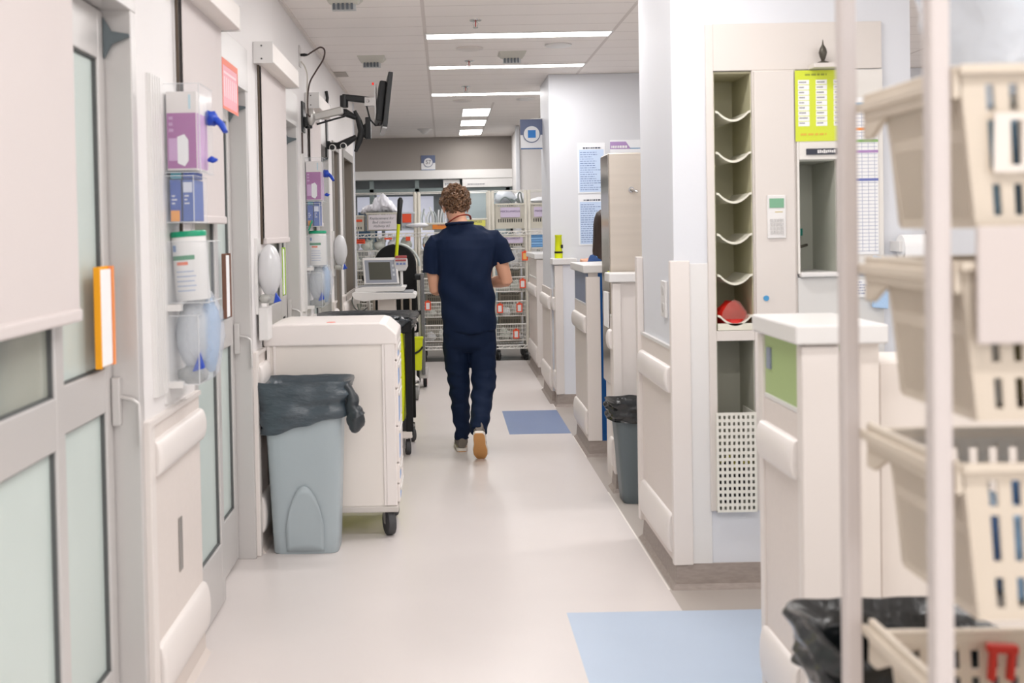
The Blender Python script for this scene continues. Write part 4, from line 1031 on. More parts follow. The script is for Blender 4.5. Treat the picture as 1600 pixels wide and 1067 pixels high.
m = MB(); m.tube(smoothpath([(.19, -.09, .77), (.222, -.10, .71), (.225, -.10, .66), (.24, -.10, .62)]), [.018+.0012*k for k in range(19)], 12); m.ell((.238, -.10, .61), .042, .034, .062, 16, 12); m.bumpy(.010, 22, 7)
m.build('liner_knot', mat('liner_dark', (36, 44, 50), .28, spec=.8, bump=.5, bscale=30), gb, smooth=True)

# ---- janitor cart
jc = thing('janitor_cart', 'black-framed cleaning cart with a hi-vis yellow sack and black liner', 'cart', (-.85, 7.0, 0))
JW, JD = .625, .70
B(.02, JW-.02, .02, JD-.02, .13, .235).build('base_tray', M_BLACK, jc, bevel=.01)
for (x, y) in ((.02, .02), (JW-.02, .02), (.02, JD-.02), (JW-.02, JD-.02)): B(x-.022, x+.022, y-.02, y+.02, .13, .87).build('post', M_BLACKF, jc, bevel=.006)
m = MB(); R = []
for j in range(10):
    v = j/9; bl = .012*math.sin(PI*v)
    R.append([(.05-bl, .0-bl, .22+.62*v), (.30, -.012-bl, .22+.62*v), (JW-.06+bl, -.0-bl, .22+.62*v), (JW-.05+bl, .05, .22+.62*v), (JW-.05+bl, JD-.1, .22+.62*v), (.05, JD-.1, .22+.62*v)])
m.rings(R).build('yellow_sack', M_YEL, jc, bevel=.01)
B(.0, JW, -.004, JD, .79, .865).build('black_band', M_BLACKF, jc, bevel=.01)
bag_shell('black_liner', jc, .30, .325, .33, .345, .892, .08, M_BAG, 12, tilt=-.0, inner=.3, ctr=(JW/2, JD/2))
m = MB().ell((JW-.07, .02, .865), .07, .045, .035, 22, 16).bumpy(.026, 26, 3); m.build('liner_gather', mat('silvery_liner', (60, 66, 72), .2, spec=1, bump=.6, bscale=30), jc, smooth=True)
B(JW-.1, JW-.005, -.012, .04, .115, .155).build('caster_mount', M_CREAMT, jc, bevel=.003)
for (x, y, yw) in ((JW-.04, .06, .2), (JW-.03, .5, .4), (.05, .06, .1), (.05, JD-.06, 0)): caster(jc, x, y, .05, .028, yw, top=.13)

# ---- device cart with a laptop-like unit
ec = thing('device_cart', 'white medical device cart with a curved tray, beyond the black liner', 'cart', (-.80, 9.32, 0))
m = MB(); poly = [(0, .905), (.02, .87), (.10, .85), (.18, .862), (.54, .872), (.548, .88), (.548, .905), (.53, .915), (.03, .935), (.0, .93)]
m.prism(poly, 'y', 0, .42); m.build('tray', M_WHITEP, ec, bevel=.01)
B(.06, .52, .03, .38, .918, .928).build('tray_mat', mat('mat_grey', (150, 152, 156), .5), ec)
MB().hexa([(.20, .14, .12), (.375, .14, .12), (.375, .3, .12), (.20, .3, .12), (.21, .14, .865), (.365, .14, .865), (.365, .3, .865), (.21, .3, .865)]).build('column', M_CREAMT, ec, bevel=.012)
MB().prism([(.03, .60), (.12, .69), (.28, .73), (.42, .71), (.54, .62), (.54, .58), (.03, .56)], 'y', .12, .34).build('shroud', mat('shroud_white', (216, 208, 206), .4), ec, bevel=.01)
MB().ell((.29, .22, .15), .27, .24, .06, 24, 8).build('foot', M_WHITEP, ec, smooth=True)
for (x, y) in ((.06, .03), (.535, .30), (.06, .40), (.535, .02)): caster(ec, x, y, .055, .03, .1, mat('grey_tyre', (140, 140, 138), .6), M_WHITEP)
m = MB().tube(smoothpath([(.005, .02, .90), (.0, 0, .85), (.03, -.01, .79), (.08, 0, .77), (.13, .02, .80)]), .005, 8); m.build('cable', mat('dark_grey_cable', (70, 74, 70), .5), ec, smooth=True)
for i in range(3): MB().tube(smoothpath([(.04+.015*i, .05, .83), (.06, .05+.01*i, .75), (.08+.02*i, .05, .72)]), .008, 8).build('coiled_lead', mat('lead_grey_%d' % (i % 2), ((120, 124, 116), (170, 170, 160))[i % 2], .5), ec, smooth=True)
dv = thing('portable_monitor', 'white portable unit with a dark screen on the device cart tray', 'device', (-.80, 9.36, .93))
m = MB().prism([(.02, .0), (.44, .0), (.46, .03), (.46, .045), (.09, .045), (.02, .03)], 'y', 0, .3); m.build('keyboard_base', M_WHITEP, dv, bevel=.006)
B(.05, .42, .01, .25, .0455, .05).build('keys', mat('mat_grey', (150, 152, 156), .5), dv)
sd = MB(); a0, b0, c0, d0 = (.09, .16, .06), (.40, .16, .06), (.375, .25, .292), (.07, .25, .292)
sd.patch(a0, b0, c0, d0, 0, 1, 0, 1, .028); lid = sd.build('screen_lid', M_WHITEP, dv, bevel=.008)
def onlid(u0, u1, v0, v1, off, nm, mm):
    x = MB(); A, B_, Cc, D = [Vector(q) for q in (a0, b0, c0, d0)]; n = (B_-A).cross(D-A).normalized()
    x.patch(A+n*off, B_+n*off, Cc+n*off, D+n*off, u0, u1, v0, v1, .002); return x.build(nm, mm, lid)
onlid(.06, .94, .05, .9, .001, 'bezel', mat('bezel_grey', (150, 154, 164), .4)); onlid(.17, .79, .16, .82, .003, 'display', mat('display_olive', (84, 84, 76), .2))
for i in range(3): onlid(.84, .9, .3+.17*i, .38+.17*i, .003, 'button', mat('button_pale', (196, 200, 204), .4))
hs = thing('handset_pole', 'pole-mounted grey handset with red and blue keys, right of the portable unit', 'device', (-.385, 9.60, .93))
MB().cyl((0, 0, -.0), .014, .2, 14).build('pole', M_WHITEP, hs, smooth=True)
m = MB().prism([(-.05, .17), (.04, .17), (.058, .21), (.055, .28), (-.06, .28), (-.064, .22)], 'y', -.03, .03); h_ = m.build('handset', mat('handset_grey', (206, 204, 204), .4), hs, bevel=.008)
B(-.05, .045, -.033, -.03, .255, .272).build('red_strip', mat('dull_red', (170, 84, 84), .5), h_)
for i in range(3): B(-.042+.03*i, -.02+.03*i, -.034, -.03, .225, .243).build('key', mat('key_blue', (120, 136, 180), .5), h_)
B(-.05, .05, -.02, .02, .28, .305).build('top_clip', mat('dull_red', (150, 110, 104), .5), h_, bevel=.004)

# ---- transport chair with a big black back
tc_ = thing('transport_chair', 'tall black-backed padded transport chair with a grey post and red wheel', 'chair', (-.47, 10.25, 0))
m = MB(); R = []
for k in range(2):
    y = (.0, .09)[k]; R.append([(.20*math.cos(PI*i/24) if True else 0, y, 1.13+.20*math.sin(PI*i/24)) for i in range(25)] + [(-.21, y, .62), (.21, y, .62)])
m.rings(R).build('backrest', M_BLACKF, tc_, bevel=.02)
B(-.24, .22, -.12, .0, .50, .60).build('seat', M_BLACKF, tc_, bevel=.02)
m = MB(); m.tube([(.23*math.cos(a_*PI/24), -.01, 1.12+.215*math.sin(a_*PI/24)) for a_ in range(0, 13)], .012, 8); m.build('clear_hoop', mat('hoop_grey', (190, 198, 196), .3), tc_, smooth=True)
for x in (-.29, .185): B(x, x+.09, -.30, -.02, 1.0, 1.05).build('armrest', M_BLACK, tc_, bevel=.012)
MB().tube([(.235, -.28, .12), (.235, -.28, 1.0)], .016, 10).build('front_tube', M_WHITEP, tc_, smooth=True)
MB().tube([(-.235, -.28, .12), (-.235, -.28, 1.0)], .016, 10).build('front_tube', M_WHITEP, tc_, smooth=True)
B(.245, .275, -.34, -.20, .14, 1.06).build('grey_post', mat('post_grey', (112, 112, 114), .4), tc_, bevel=.004)
B(.19, .25, -.31, -.22, .685, .72).build('strap', M_BLACK, tc_, bevel=.003)
for x in (-.2, -.12, .06, .14): MB().tube([(x, -.04, .64), (x, -.04, .9)], .012, 8).build('cushion_bolt', M_STEELB, tc_)
B(-.24, .24, -.3, .1, .24, .28).build('footplate', M_DGREYP, tc_, bevel=.005)
m = MB().prism([(-.34, .10), (-.30, .19), (-.18, .20), (-.05, .16), (-.02, .11)], 'x', .22, .3); m.build('wheel_cover', mat('cover_grey', (176, 172, 170), .4), tc_, bevel=.01)
for (x, y, mm) in ((.268, -.15, mat('red_wheel', (150, 40, 36), .4)), (-.26, -.15, mat('red_wheel', (150, 40, 36), .4)), (.2, .15, M_RUB), (-.2, .15, M_RUB)):
    MB().lathe([(.03, -.016), (.068, -.016), (.07, 0), (.068, .016), (.03, .016)], 24, (x, y, .07), 'x').build('wheel', M_BLACK, tc_, smooth=True)
    MB().lathe([(.054, -.018), (.054, .018)], 20, (x, y, .07), 'x').build('wheel_disc', mm, tc_)
for i, (x, z, c, r) in enumerate(((-.07, 1.17, (222, 168, 166), .027), (.045, 1.18, (222, 200, 90), .014))): MB().cyl((x, -.006, z), r, .006, 14, 'y').build('sticker', mat('sticker_%d' % i, c, .5), tc_)
B(-.185, -.14, -.006, 0, 1.13, 1.19).build('paper_tag', mat('tag_cream', (216, 208, 196), .6), tc_)
yb = thing('yellow_bucket', 'small hi-vis yellow bucket hanging on the cart beside the black strap', 'bucket', (-.272, 9.84, .19))
MB().hexa([(-.04, -.04, 0), (.045, -.04, 0), (.045, .04, 0), (-.04, .04, 0), (-.06, -.05, .295), (.06, -.05, .295), (.06, .05, .295), (-.06, .05, .295)]).build('tub', M_YEL, yb, bevel=.006)
B(-.064, .064, -.054, .054, .28, .3).build('rim', M_YEL, yb, bevel=.004)
MB().tube(smoothpath([(-.062, -.05, .16), (-.02, -.056, .155), (.03, -.056, .18), (.06, -.05, .215)]), .009, 8).build('handle_band', M_BLACK, yb, smooth=True)
br = thing('broom', 'yellow-handled broom with black grip leaning behind the device cart', 'broom', (-.455, 9.85, .62))
P0_ = Vector((-.055, 0, -.2)); P1_ = Vector((.066, -.02, 1.135)); 
def lerp(a_, b_, t): return a_+(b_-a_)*t
MB().tube([lerp(P0_, P1_, 0), lerp(P0_, P1_, .83)], .015, 10).build('handle', M_YEL, br, smooth=True)
MB().tube([lerp(P0_, P1_, .82), lerp(P0_, P1_, .83), lerp(P0_, P1_, .9), lerp(P0_, P1_, .98), lerp(P0_, P1_, 1)], [.016, .020, .021, .026, .012], 12).build('grip', M_BLACK, br, smooth=True)
MB().tube([lerp(P0_, P1_, 0), P0_+Vector((-.01, 0, -.3))], .015, 10).build('lower_handle', M_YEL, br)
B(-.12, .1, -.03, .03, -.6, -.5).build('brush', M_BLACKF, br, bevel=.01)

# ================================================================== WIRE SHELVING AT THE END OF THE CORRIDOR
M_WIRE = mat('wire_white', (232, 230, 224), .3, metal=.1)
M_BIN = mat('bin_ivory', (210, 206, 192), .45)
M_TAG = mat('coral_tag', (240, 88, 52), .5)
SY0, SY1 = 12.02, 12.52
XS = [-1.28, -.30, .522, .925, 1.42]
SHZ = 1.455
wrk = []
def shelf_unit(x0, x1, label, double=False):
    t = thing('wire_shelving', label, 'shelving', (x0, SY0, 0), group='wire shelving units'); W = x1-x0; D = SY1-SY0
    for (x, y) in ((.018, .015), (W-.018, .015), (.018, D-.015), (W-.018, D-.015)):
        MB().tube([(x, y, .10), (x, y, 1.88)], .016, 10).build('post', mat('post_ivory', (228, 224, 212), .4), t, smooth=True)
        caster(t, x+(.03 if x < W/2 else -.03), y, .05, .03, .3, M_BLACK, mat('fork_dark', (80, 80, 80), .4, metal=.5), top=.115)
    for y in (.015, D-.015): MB().tube([(.018, y, 1.875), (W-.018, y, 1.875)], .006, 6).build('top_rod', M_WIRE, t)
    for z in (SHZ-.03, .165):
        m = MB()
        for y in (.0, D-.0): m.tube([(0, y, z), (W, y, z)], .006, 6); m.tube([(0, y, z-.035), (W, y, z-.035)], .006, 6)
        n = int(W/.075)
        for i in range(n): m.tube([(W*i/n, 0, z-.035), (W*(i+.55)/n, 0, z)], .0055, 5); m.tube([(W*(i+.55)/n, 0, z), (W*(i+1)/n, 0, z-.035)], .003, 5)
        for i in range(int(W/.03)): m.tube([(W*i/int(W/.03), 0, z), (W*i/int(W/.03), D, z)], .0025, 4)
        m.build('shelf', M_WIRE, t)
    return t
units = ('left wire shelving unit, behind the cart and black-backed chair', 'middle wire shelving unit, behind the walking person', 'narrow wire shelving unit with the lavender MISCELLANEOUS bin', 'right wire shelving unit, partly behind the half wall')
for i in range(4): shelf_unit(XS[i]+.002, XS[i+1]-.002, units[i])
# baskets on four levels below the shelf
LV = [(1.235, 1.02), (.92, .76), (.655, .49), (.40, .22)]
def wire_basket(x0, x1, zt, zb, label):
    t = thing('wire_basket', label, 'basket', (x0, SY0+.02, zb), group='white wire baskets on the shelving'); W = x1-x0; h = zt-zb; d = .42
    m = MB(); lean = -.035
    for k in range(5):
        z = h*k/4; yo = lean*k/4; r = .007 if k in (0, 4) else .0038
        m.tube([(0, yo, z), (W, yo, z)], r, 5)
    n = int(W/.018)
    for i in range(n+1): m.tube([(W*i/n, 0, 0), (W*i/n, lean, h)], .0027, 4)
    m.build('wire_front', M_WIRE, t)
    m = MB()
    for x in (0, W):
        m.tube([(x, lean, h), (x, d, h)], .0045, 5); m.tube([(x, 0, 0), (x, d, 0)], .0045, 5)
        for i in range(12): m.tube([(x, d*i/12, 0), (x, d*i/12, h)], .0022, 4)
    m.tube([(0, d, h), (W, d, h)], .0045, 5)
    for i in range(n+1):
        if i % 2 == 0: m.tube([(W*i/n, d, 0), (W*i/n, d, h)], .0022, 4)
    m.build('wire_sides', M_WIRE, t)
    m = MB()
    for i in range(int(W/.03)+1): m.tube([(min(W, .03*i), 0, 0), (min(W, .03*i), d, 0)], .002, 4)
    m.build('wire_bottom', M_WIRE, t)
    return t
lvn = ('upper', 'second', 'third', 'bottom'); un = ('left', 'middle', 'narrow', 'right')
for li, (zt, zb) in enumerate(LV):
    for ui in range(4):
        wire_basket(XS[ui]+.04, XS[ui+1]-.04, zt, zb, '%s-level white wire basket of the %s shelving unit' % (lvn[li], un[ui]))
# slotted plastic bins standing further back (back rows toned as shaded gaps)
def slot_bin(x0, x1, y, z0, z1, label, m=M_BIN, tag_=None, txt=None, ncol=9, rows=((.10, .26),), full=False):
    t = thing('storage_bin', label, 'bin', (x0, y, z0), group='plastic storage bins on the shelving'); W = x1-x0; h = z1-z0
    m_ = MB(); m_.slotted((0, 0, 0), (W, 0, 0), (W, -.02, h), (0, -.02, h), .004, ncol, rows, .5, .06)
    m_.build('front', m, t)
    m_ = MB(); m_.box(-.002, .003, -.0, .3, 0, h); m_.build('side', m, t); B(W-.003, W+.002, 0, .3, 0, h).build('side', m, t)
    B(0, W, .06, .3, 0.002, h*.8).build('slot_shade', mat('slot_shade_grey', (104, 106, 102), .8), t); B(0, W, 0, .3, -.003, 0).build('bottom', m, t)  # dark block added so the inside looks shaded through the slots
    B(-.008, W+.008, -.032, -.018, h-.02, h).build('rim', m, t, bevel=.003)
    if tag_:
        u0, u1, v0, v1, mm = tag_
        B(W*u0, W*u1, -.030, -.024, h*v0, h*v1).build('label_plate', mm, t)
        if txt: text('label_text', txt, .028 if len(txt) > 10 else .032, mat('label_ink', (84, 70, 110), .6), t, (W*(u0+u1)/2, -.031, h*(v0+v1)/2+.01))
    return t
M_LAVL = mat('lavender_label', (206, 194, 216), .6)
ms = slot_bin(.575, .885, SY0+.03, SHZ+.005, 1.735, 'ivory bin with lavender MISCELLANEOUS label under bagged tubing on the top shelf', tag_=(.16, .86, .44, .84, M_LAVL), txt='MISCELLANEOUS', rows=((.24, .38), (.88, .96)), ncol=11)
slot_bin(.965, 1.27, SY0+.03, SHZ+.005, 1.735, 'ivory bin with lavender label at the right end of the top shelf', tag_=(.10, .86, .44, .84, M_LAVL), txt='MISCELLANEOUS', rows=((.24, .38), (.88, .96)), ncol=11)
slot_bin(.56, .885, SY0+.03, 1.26, SHZ-.075, 'ivory bin with lavender label just under the top shelf', tag_=(.1, .95, .3, .98, M_LAVL), txt='MISCELLANEOUS', rows=((.05, .2),), ncol=11)
slot_bin(-1.16, -.89, SY0+.03, SHZ+.005, 1.635, 'ivory bin with a torn coral label at the left end of the top shelf', tag_=(.1, .95, .58, .72, M_TAG))
hw = slot_bin(-.855, -.485, SY0+.03, SHZ+.005, 1.66, 'ivory bin with a handwritten white sheet, on the top shelf', rows=((.88, .96),), ncol=14)
B(.02, .33, -.036, -.031, .012, .175).build('paper_sheet', mat('sheet_lilac', (232, 226, 230), .7), hw)
M_PEN = mat('pen_ink', (110, 110, 116), .7)
for s_, z, sz in (('Replacement for', .135, .040), ('Bed cabinets', .092, .040), ('Hallway #2', .05, .040)): text('handwriting', s_, sz, M_PEN, hw, (.165, -.0365, z), shear=.25)
slot_bin(-.47, -.33, SY0+.03, SHZ+.005, 1.66, 'pale blue-grey bin with a square coral card, behind the broom', m=mat('bin_blueish', (206, 214, 222), .4), tag_=(.08, .78, .42, .98, M_TAG))
slot_bin(-.24, .13, SY0+.03, SHZ+.005, 1.535, 'low bin with orange IV SUPPLIES label on the top shelf', tag_=(.3, .98, .05, .95, mat('orange_label', (226, 136, 56), .6)), txt='IV SUPPLIES', rows=((.02, .04),))
slot_bin(.20, .47, SY0+.03, SHZ+.005, 1.575, 'bin with yellow SUPPLIES label right of the person\'s neck', tag_=(.2, .95, .25, .95, mat('yellow_label', (224, 222, 110), .6)), txt='SUPPLIES', rows=((.02, .04),))
for ui in range(4):
    x0, x1 = XS[ui]+.07, XS[ui+1]-.07
    nb = 1 if ui == 2 else 2
    for li, z in enumerate((.93, .665, .41, .20)):
        for b in range(nb):
            a_, b_ = x0+(x1-x0)*b/nb+.01, x0+(x1-x0)*(b+1)/nb-.01
            zt = z+.105
            slot_bin(a_, b_, SY0+.15, z-.13 if li < 3 else .19, zt-.005, '%s shade-toned slotted bin behind the %s-level basket of the %s shelving unit' % (('left', 'right')[b] if nb > 1 else 'single', lvn[li], un[ui]), m=mat('bin_shadowy', (166, 160, 146), .5), rows=((.3, .45), (.52, .72), (.78, .95)), ncol=12)  # dimmed bin colour stands in for the shade between the baskets
# soft packs
M_PACKW = mat('pack_white', (234, 236, 240), .35, spec=.6, bump=.5, bscale=26)
M_PACKC = mat('pack_clear', (224, 228, 220), .25, alpha=.85, spec=.7, bump=.7, bscale=22)
M_PACKW2 = mat('pack_pale_green', (216, 222, 212), .35, spec=.6, bump=.5, bscale=26)
def pack(x, y, z, rx, ry, rz, m, label, seed, amp=.02, sc=9, cat='pack', grp='wrapped packs in the wire baskets', name='wrapped_pack'):
    o = MB().ell((0, 0, rz), rx, ry, rz, 18, 12).bumpy(amp, sc, seed).build(name, m, loc=(x, y, z), smooth=True)
    return tag(o, label, cat, grp)
def heap(x, y, z, rx, ry, rz, m, label, seed, grp, lumps=10, name='plastic_sack', cat='bag'):
    mb = MB(); r = random.Random(seed)
    mb.ell((0, 0, rz*.45), rx*.95, ry*.9, rz*.45, 18, 10)
    for i in range(lumps):
        a = r.uniform(0, 2*PI); u = r.uniform(.1, .75)
        hx = r.uniform(.45, 1)*rz*(1-u*.6); mb.ell((rx*u*math.cos(a), ry*u*math.sin(a), hx*.55), rx*r.uniform(.18, .4), ry*.4, hx*.5, 12, 8, Matrix.Rotation(r.uniform(-.6, .6), 3, 'Y'))
    o = mb.bumpy(.018, 16, seed).build(name, m, loc=(x, y, z), smooth=True); return tag(o, label, cat, grp)
g1 = 'plastic sacks heaped on the top shelf bins'
HP = [(-.245, .015), (-.22, .06), (-.16, .085), (-.11, .10), (-.075, .175), (-.045, .165), (-.015, .20), (.01, .225), (.05, .185), (.10, .12), (.15, .06), (.178, .015)]
mb = MB(); R = []
for i in range(45):
    x = -.245+.423*i/44; k_ = max(j for j in range(len(HP)-1) if HP[j][0] <= x+1e-9); u = (x-HP[k_][0])/(HP[k_+1][0]-HP[k_][0]); h = HP[k_][1]*(1-u)+HP[k_+1][1]*u
    R.append([(x, .11*min(1, h*9)*math.cos(2*PI*j/28), h*.5+h*.5*math.sin(2*PI*j/28)) for j in range(28)])
mb.rings(R)
tag(mb.bumpy(.02, 24, 5).build('plastic_sack', mat('sack_white', (238, 238, 246), .4, spec=.5, bump=.4, bscale=20), loc=(-.685, SY0+.14, 1.655), smooth=True), 'big crumpled white plastic sack heaped on the handwritten bin', 'bag', g1)
heap(.69, SY0+.16, 1.725, .13, .10, .17, M_CLEARB, 'clear sack of grey tubing on the MISCELLANEOUS bin', 4, g1, 7)
heap(.86, SY0+.2, 1.725, .06, .08, .15, M_PACKW, 'white sack behind the curled grey tube', 6, g1, 4)
heap(1.11, SY0+.16, 1.725, .15, .10, .085, M_PACKW, 'white sacks on the right end bin of the top shelf', 8, g1, 7)
for i in range(5):
    o = MB().tube(smoothpath([(0, 0, 0), (.05, 0, .05-.01*i), (.1, 0, .03-.008*i), (.15+.01*i, 0, -.02)]), .006, 6).build('grey_tube', mat('tube_grey', (128, 140, 138), .4), loc=(.62+.006*i, SY0+.05+.02*i, 1.755+.012*i), smooth=True); tag(o, 'grey tube inside the clear sack on the MISCELLANEOUS bin', 'tube', 'grey tubes in the clear sack')
o = MB().tube(smoothpath([(0, 0, 0), (-.02, 0, .06), (-.015, 0, .11), (.008, 0, .115), (.015, 0, .07), (.03, 0, .0)]), .009, 8).build('curled_tube', mat('tube_dark', (116, 124, 122), .4), loc=(.845, SY0+.02, 1.735), smooth=True); tag(o, 'curled dark grey tube standing up beside the bagged tubing', 'tube')
rr = random.Random(12)
for i in range(16):
    x = -.26+.025*i+rr.uniform(-.006, .006)
    o = MB().tube(smoothpath([(0, 0, 0), (rr.uniform(-.01, .01), 0, .08), (rr.uniform(-.03, .03), 0, rr.uniform(.14, .2))]), rr.uniform(.007, .011), 7, .5).build('sealed_pouch', mat('pouch_%d' % (i % 3), ((214, 218, 220), (178, 186, 188), (232, 234, 236))[i % 3], .3), loc=(x, SY0+.12+.03*(i % 3), SHZ+.06), smooth=True)
    tag(o, 'slim clear pouch standing in the bin left of the person\'s head', 'pouch', 'slim pouches standing on the top shelf')
pack(-.29, SY0+.02, SHZ+.03, .13, .05, .028, M_PACKW, 'flat white wrapped pack lying on the shelf edge beside the broom', 3, .008, 20, grp=None)
# blue drapes folded
dp = None
for i in range(5):
    o = B(-.115+.004*i, .12-.006*i, -.0, .2, 0, .026).bumpy(.004, 14, i).build('blue_drape', mat('drape_%d' % (i % 2), ((120, 172, 224), (150, 196, 240))[i % 2], .7, bump=.3, bscale=20), loc=(1.06, SY0+.02, 1.245+.028*i), bevel=.008)
    tag(o, ('bottom folded blue drape of the stack by the half wall', 'second folded blue drape from the bottom', 'middle folded blue drape of the stack', 'second folded blue drape from the top', 'topmost folded blue drape of the stack')[i], 'drape', 'folded blue drapes')
r = random.Random(5)
def crumple(x, y, z, rx, ry, rz, m, label, seed, grp):
    mb = MB(); q = random.Random(seed)
    mb.ell((0, 0, rz*.5), rx, ry, rz*.5, 16, 10)
    for i in range(4):
        u = q.uniform(-.65, .65); hx = q.uniform(.6, 1.0)*rz*2*(1-abs(u)*.4)
        mb.ell((rx*u, ry*q.uniform(-.4, .2), hx*.5), rx*q.uniform(.28, .5), ry*.55, hx*.5, 12, 8, Matrix.Rotation(q.uniform(-.5, .5), 3, 'Y'))
    o = mb.bumpy(.014, 24, seed).build('wrapped_pack', m, loc=(x, y, z), smooth=True); return tag(o, label, 'pack', grp)
for li, z in enumerate((1.03, .765, .495, .225)):
    for ui in range(4):
        x0, x1 = XS[ui]+.07, XS[ui+1]-.07
        n = max(2, int((x1-x0)/.13))
        for k in range(n):
            x = x0+(x1-x0)*(k+.5)/n
            crumple(x, SY0+.095, z, .060, .05, (.14 if li == 0 else .085)*r.uniform(.75, 1.2), (M_PACKC, M_PACKW, M_PACKW2)[(k*2+li+ui) % 3], 'crumpled wrapped pack in the %s-level basket of the %s shelving unit' % (lvn[li], un[ui]), li*20+ui*5+k, 'packs in the %s-level basket, %s unit' % (lvn[li], un[ui]))
for ui in range(2):
    x0, x1 = XS[ui]+.05, XS[ui+1]-.05
    n = int((x1-x0)/.14)
    for k in range(n): crumple(x0+(x1-x0)*(k+.5)/n, SY0+.10, 1.24, .068, .06, .115, (M_PACKC, M_PACKW, M_PACKW2)[k % 3], 'bulging wrapped pack just under the top shelf, %s unit' % un[ui], 60+ui*6+k, 'packs just under the top shelf, %s unit' % un[ui])
# tags
TG = [(.885, 1.15, 'coral-framed tag right of the sleeve, upper-level basket'), (.855, .845, 'coral-framed tag beside the forearm, second-level basket'), (1.0, .84, 'coral-framed tag at the edge of the half wall, second level'), (.60, .575, 'coral-framed tag beside the hip, third-level basket'), (.815, .58, 'coral-framed tag in the middle of the third-level basket'), (.775, .29, 'coral-framed tag on the lowest basket, right of the trousers'), (1.01, .33, 'coral-framed tag at the edge of the half wall, lowest basket'), (-.195, .62, 'coral-framed tag by the grey post, third level')]
for x, z, lb in TG:
    t = thing('basket_tag', lb, 'tag', (x, SY0-.022, z), group='coral tags hanging on the baskets')
    m = MB(); m.box(-.033, .033, -.002, .002, -.048, -.036); m.box(-.033, .033, -.002, .002, .034, .05); m.box(-.033, -.02, -.002, .002, -.036, .034); m.box(.02, .033, -.002, .002, -.036, .034); m.box(-.012, .012, -.002, .002, .05, .062)
    m.build('frame', M_TAG, t); B(-.02, .02, -.0005, .001, -.036, .034).build('card', M_PAPER if z < 1.1 else mat('card_peach', (244, 190, 110), .6), t)
for x, z, w_, h, lb in ((-.93, 1.345, .11, .05, 'coral label with print under the left end of the top shelf'), (-.62, 1.37, .085, .02, 'narrow coral label strip under the handwritten bin'), (-.40, 1.365, .05, .045, 'small square coral label right of the broom, under the shelf')):
    t = thing('shelf_label', lb, 'label', (x, SY0-.012, z)); B(-w_/2, w_/2, -.002, .002, -h/2, h/2).build('card', M_TAG, t)
    if w_ > .1: strips(-w_/2+.01, w_/2-.01, -h/2+.004, h/2-.004, 2, -.0022, .5, 3, .9).build('print', mat('dark_red_ink', (150, 40, 20), .6), t)

# ================================================================== PEOPLE
def limb(mb, P, r, n=16, flat=None):
    P = [Vector(p) for p in P]; R = []
    for i, p in enumerate(P):
        t = (P[min(i+1, len(P)-1)] - P[max(i-1, 0)]).normalized()
        ref = Vector((1, 0, 0)) if abs(t.x) < .85 else Vector((0, 1, 0))
        b = t.cross(ref).normalized(); a = b.cross(t).normalized()
        rx, ry = r[i] if isinstance(r[i], tuple) else (r[i], r[i])
        R.append([p + a*rx*math.cos(2*PI*k/n) + b*ry*math.sin(2*PI*k/n) for k in range(n)])
    return mb.rings(R)
def torso(mb, rows, n=28, p=2.3):
    R = []
    for z, cx, cy, rx, ry in rows:
        ring = []
        for k in range(n):
            a = 2*PI*k/n; c, s_ = math.cos(a), math.sin(a); q = (abs(c)**p+abs(s_)**p)**(-1/p)
            ring.append((cx+rx*c*q, cy+ry*s_*q, z))
        R.append(ring)
    return mb.rings(R)
def fuse(mb, name, m, parent, voxel, smooth_it=6, disp=None, origin=(0, 0, 0)):
    """one continuous surface out of overlapping limbs"""
    o = bpy.data.objects.new('tmp', mb.mesh('tmp', m)); COL.objects.link(o)
    md = o.modifiers.new('r', 'REMESH'); md.mode = 'VOXEL'; md.voxel_size = voxel; md.use_smooth_shade = True
    if smooth_it: sm = o.modifiers.new('s', 'SMOOTH'); sm.factor = .5; sm.iterations = smooth_it
    bpy.context.view_layer.update()
    me = bpy.data.meshes.new_from_object(o.evaluated_get(bpy.context.evaluated_depsgraph_get()))
    bpy.data.objects.remove(o); me.name = name
    if disp:
        nm = [v.normal.copy() for v in me.vertices]
        for v, nn in zip(me.vertices, nm): v.co += nn*disp(v.co)
    org = Vector(origin)
    for v in me.vertices: v.co -= org
    for p in me.polygons: p.use_smooth = True
    me.materials.clear(); me.materials.append(m)
    r = bpy.data.objects.new(name, me); COL.objects.link(r); r.parent = parent; return r
def shifted(mb, origin):
    for v in mb.bm.verts: v.co -= Vector(origin)
    return mb
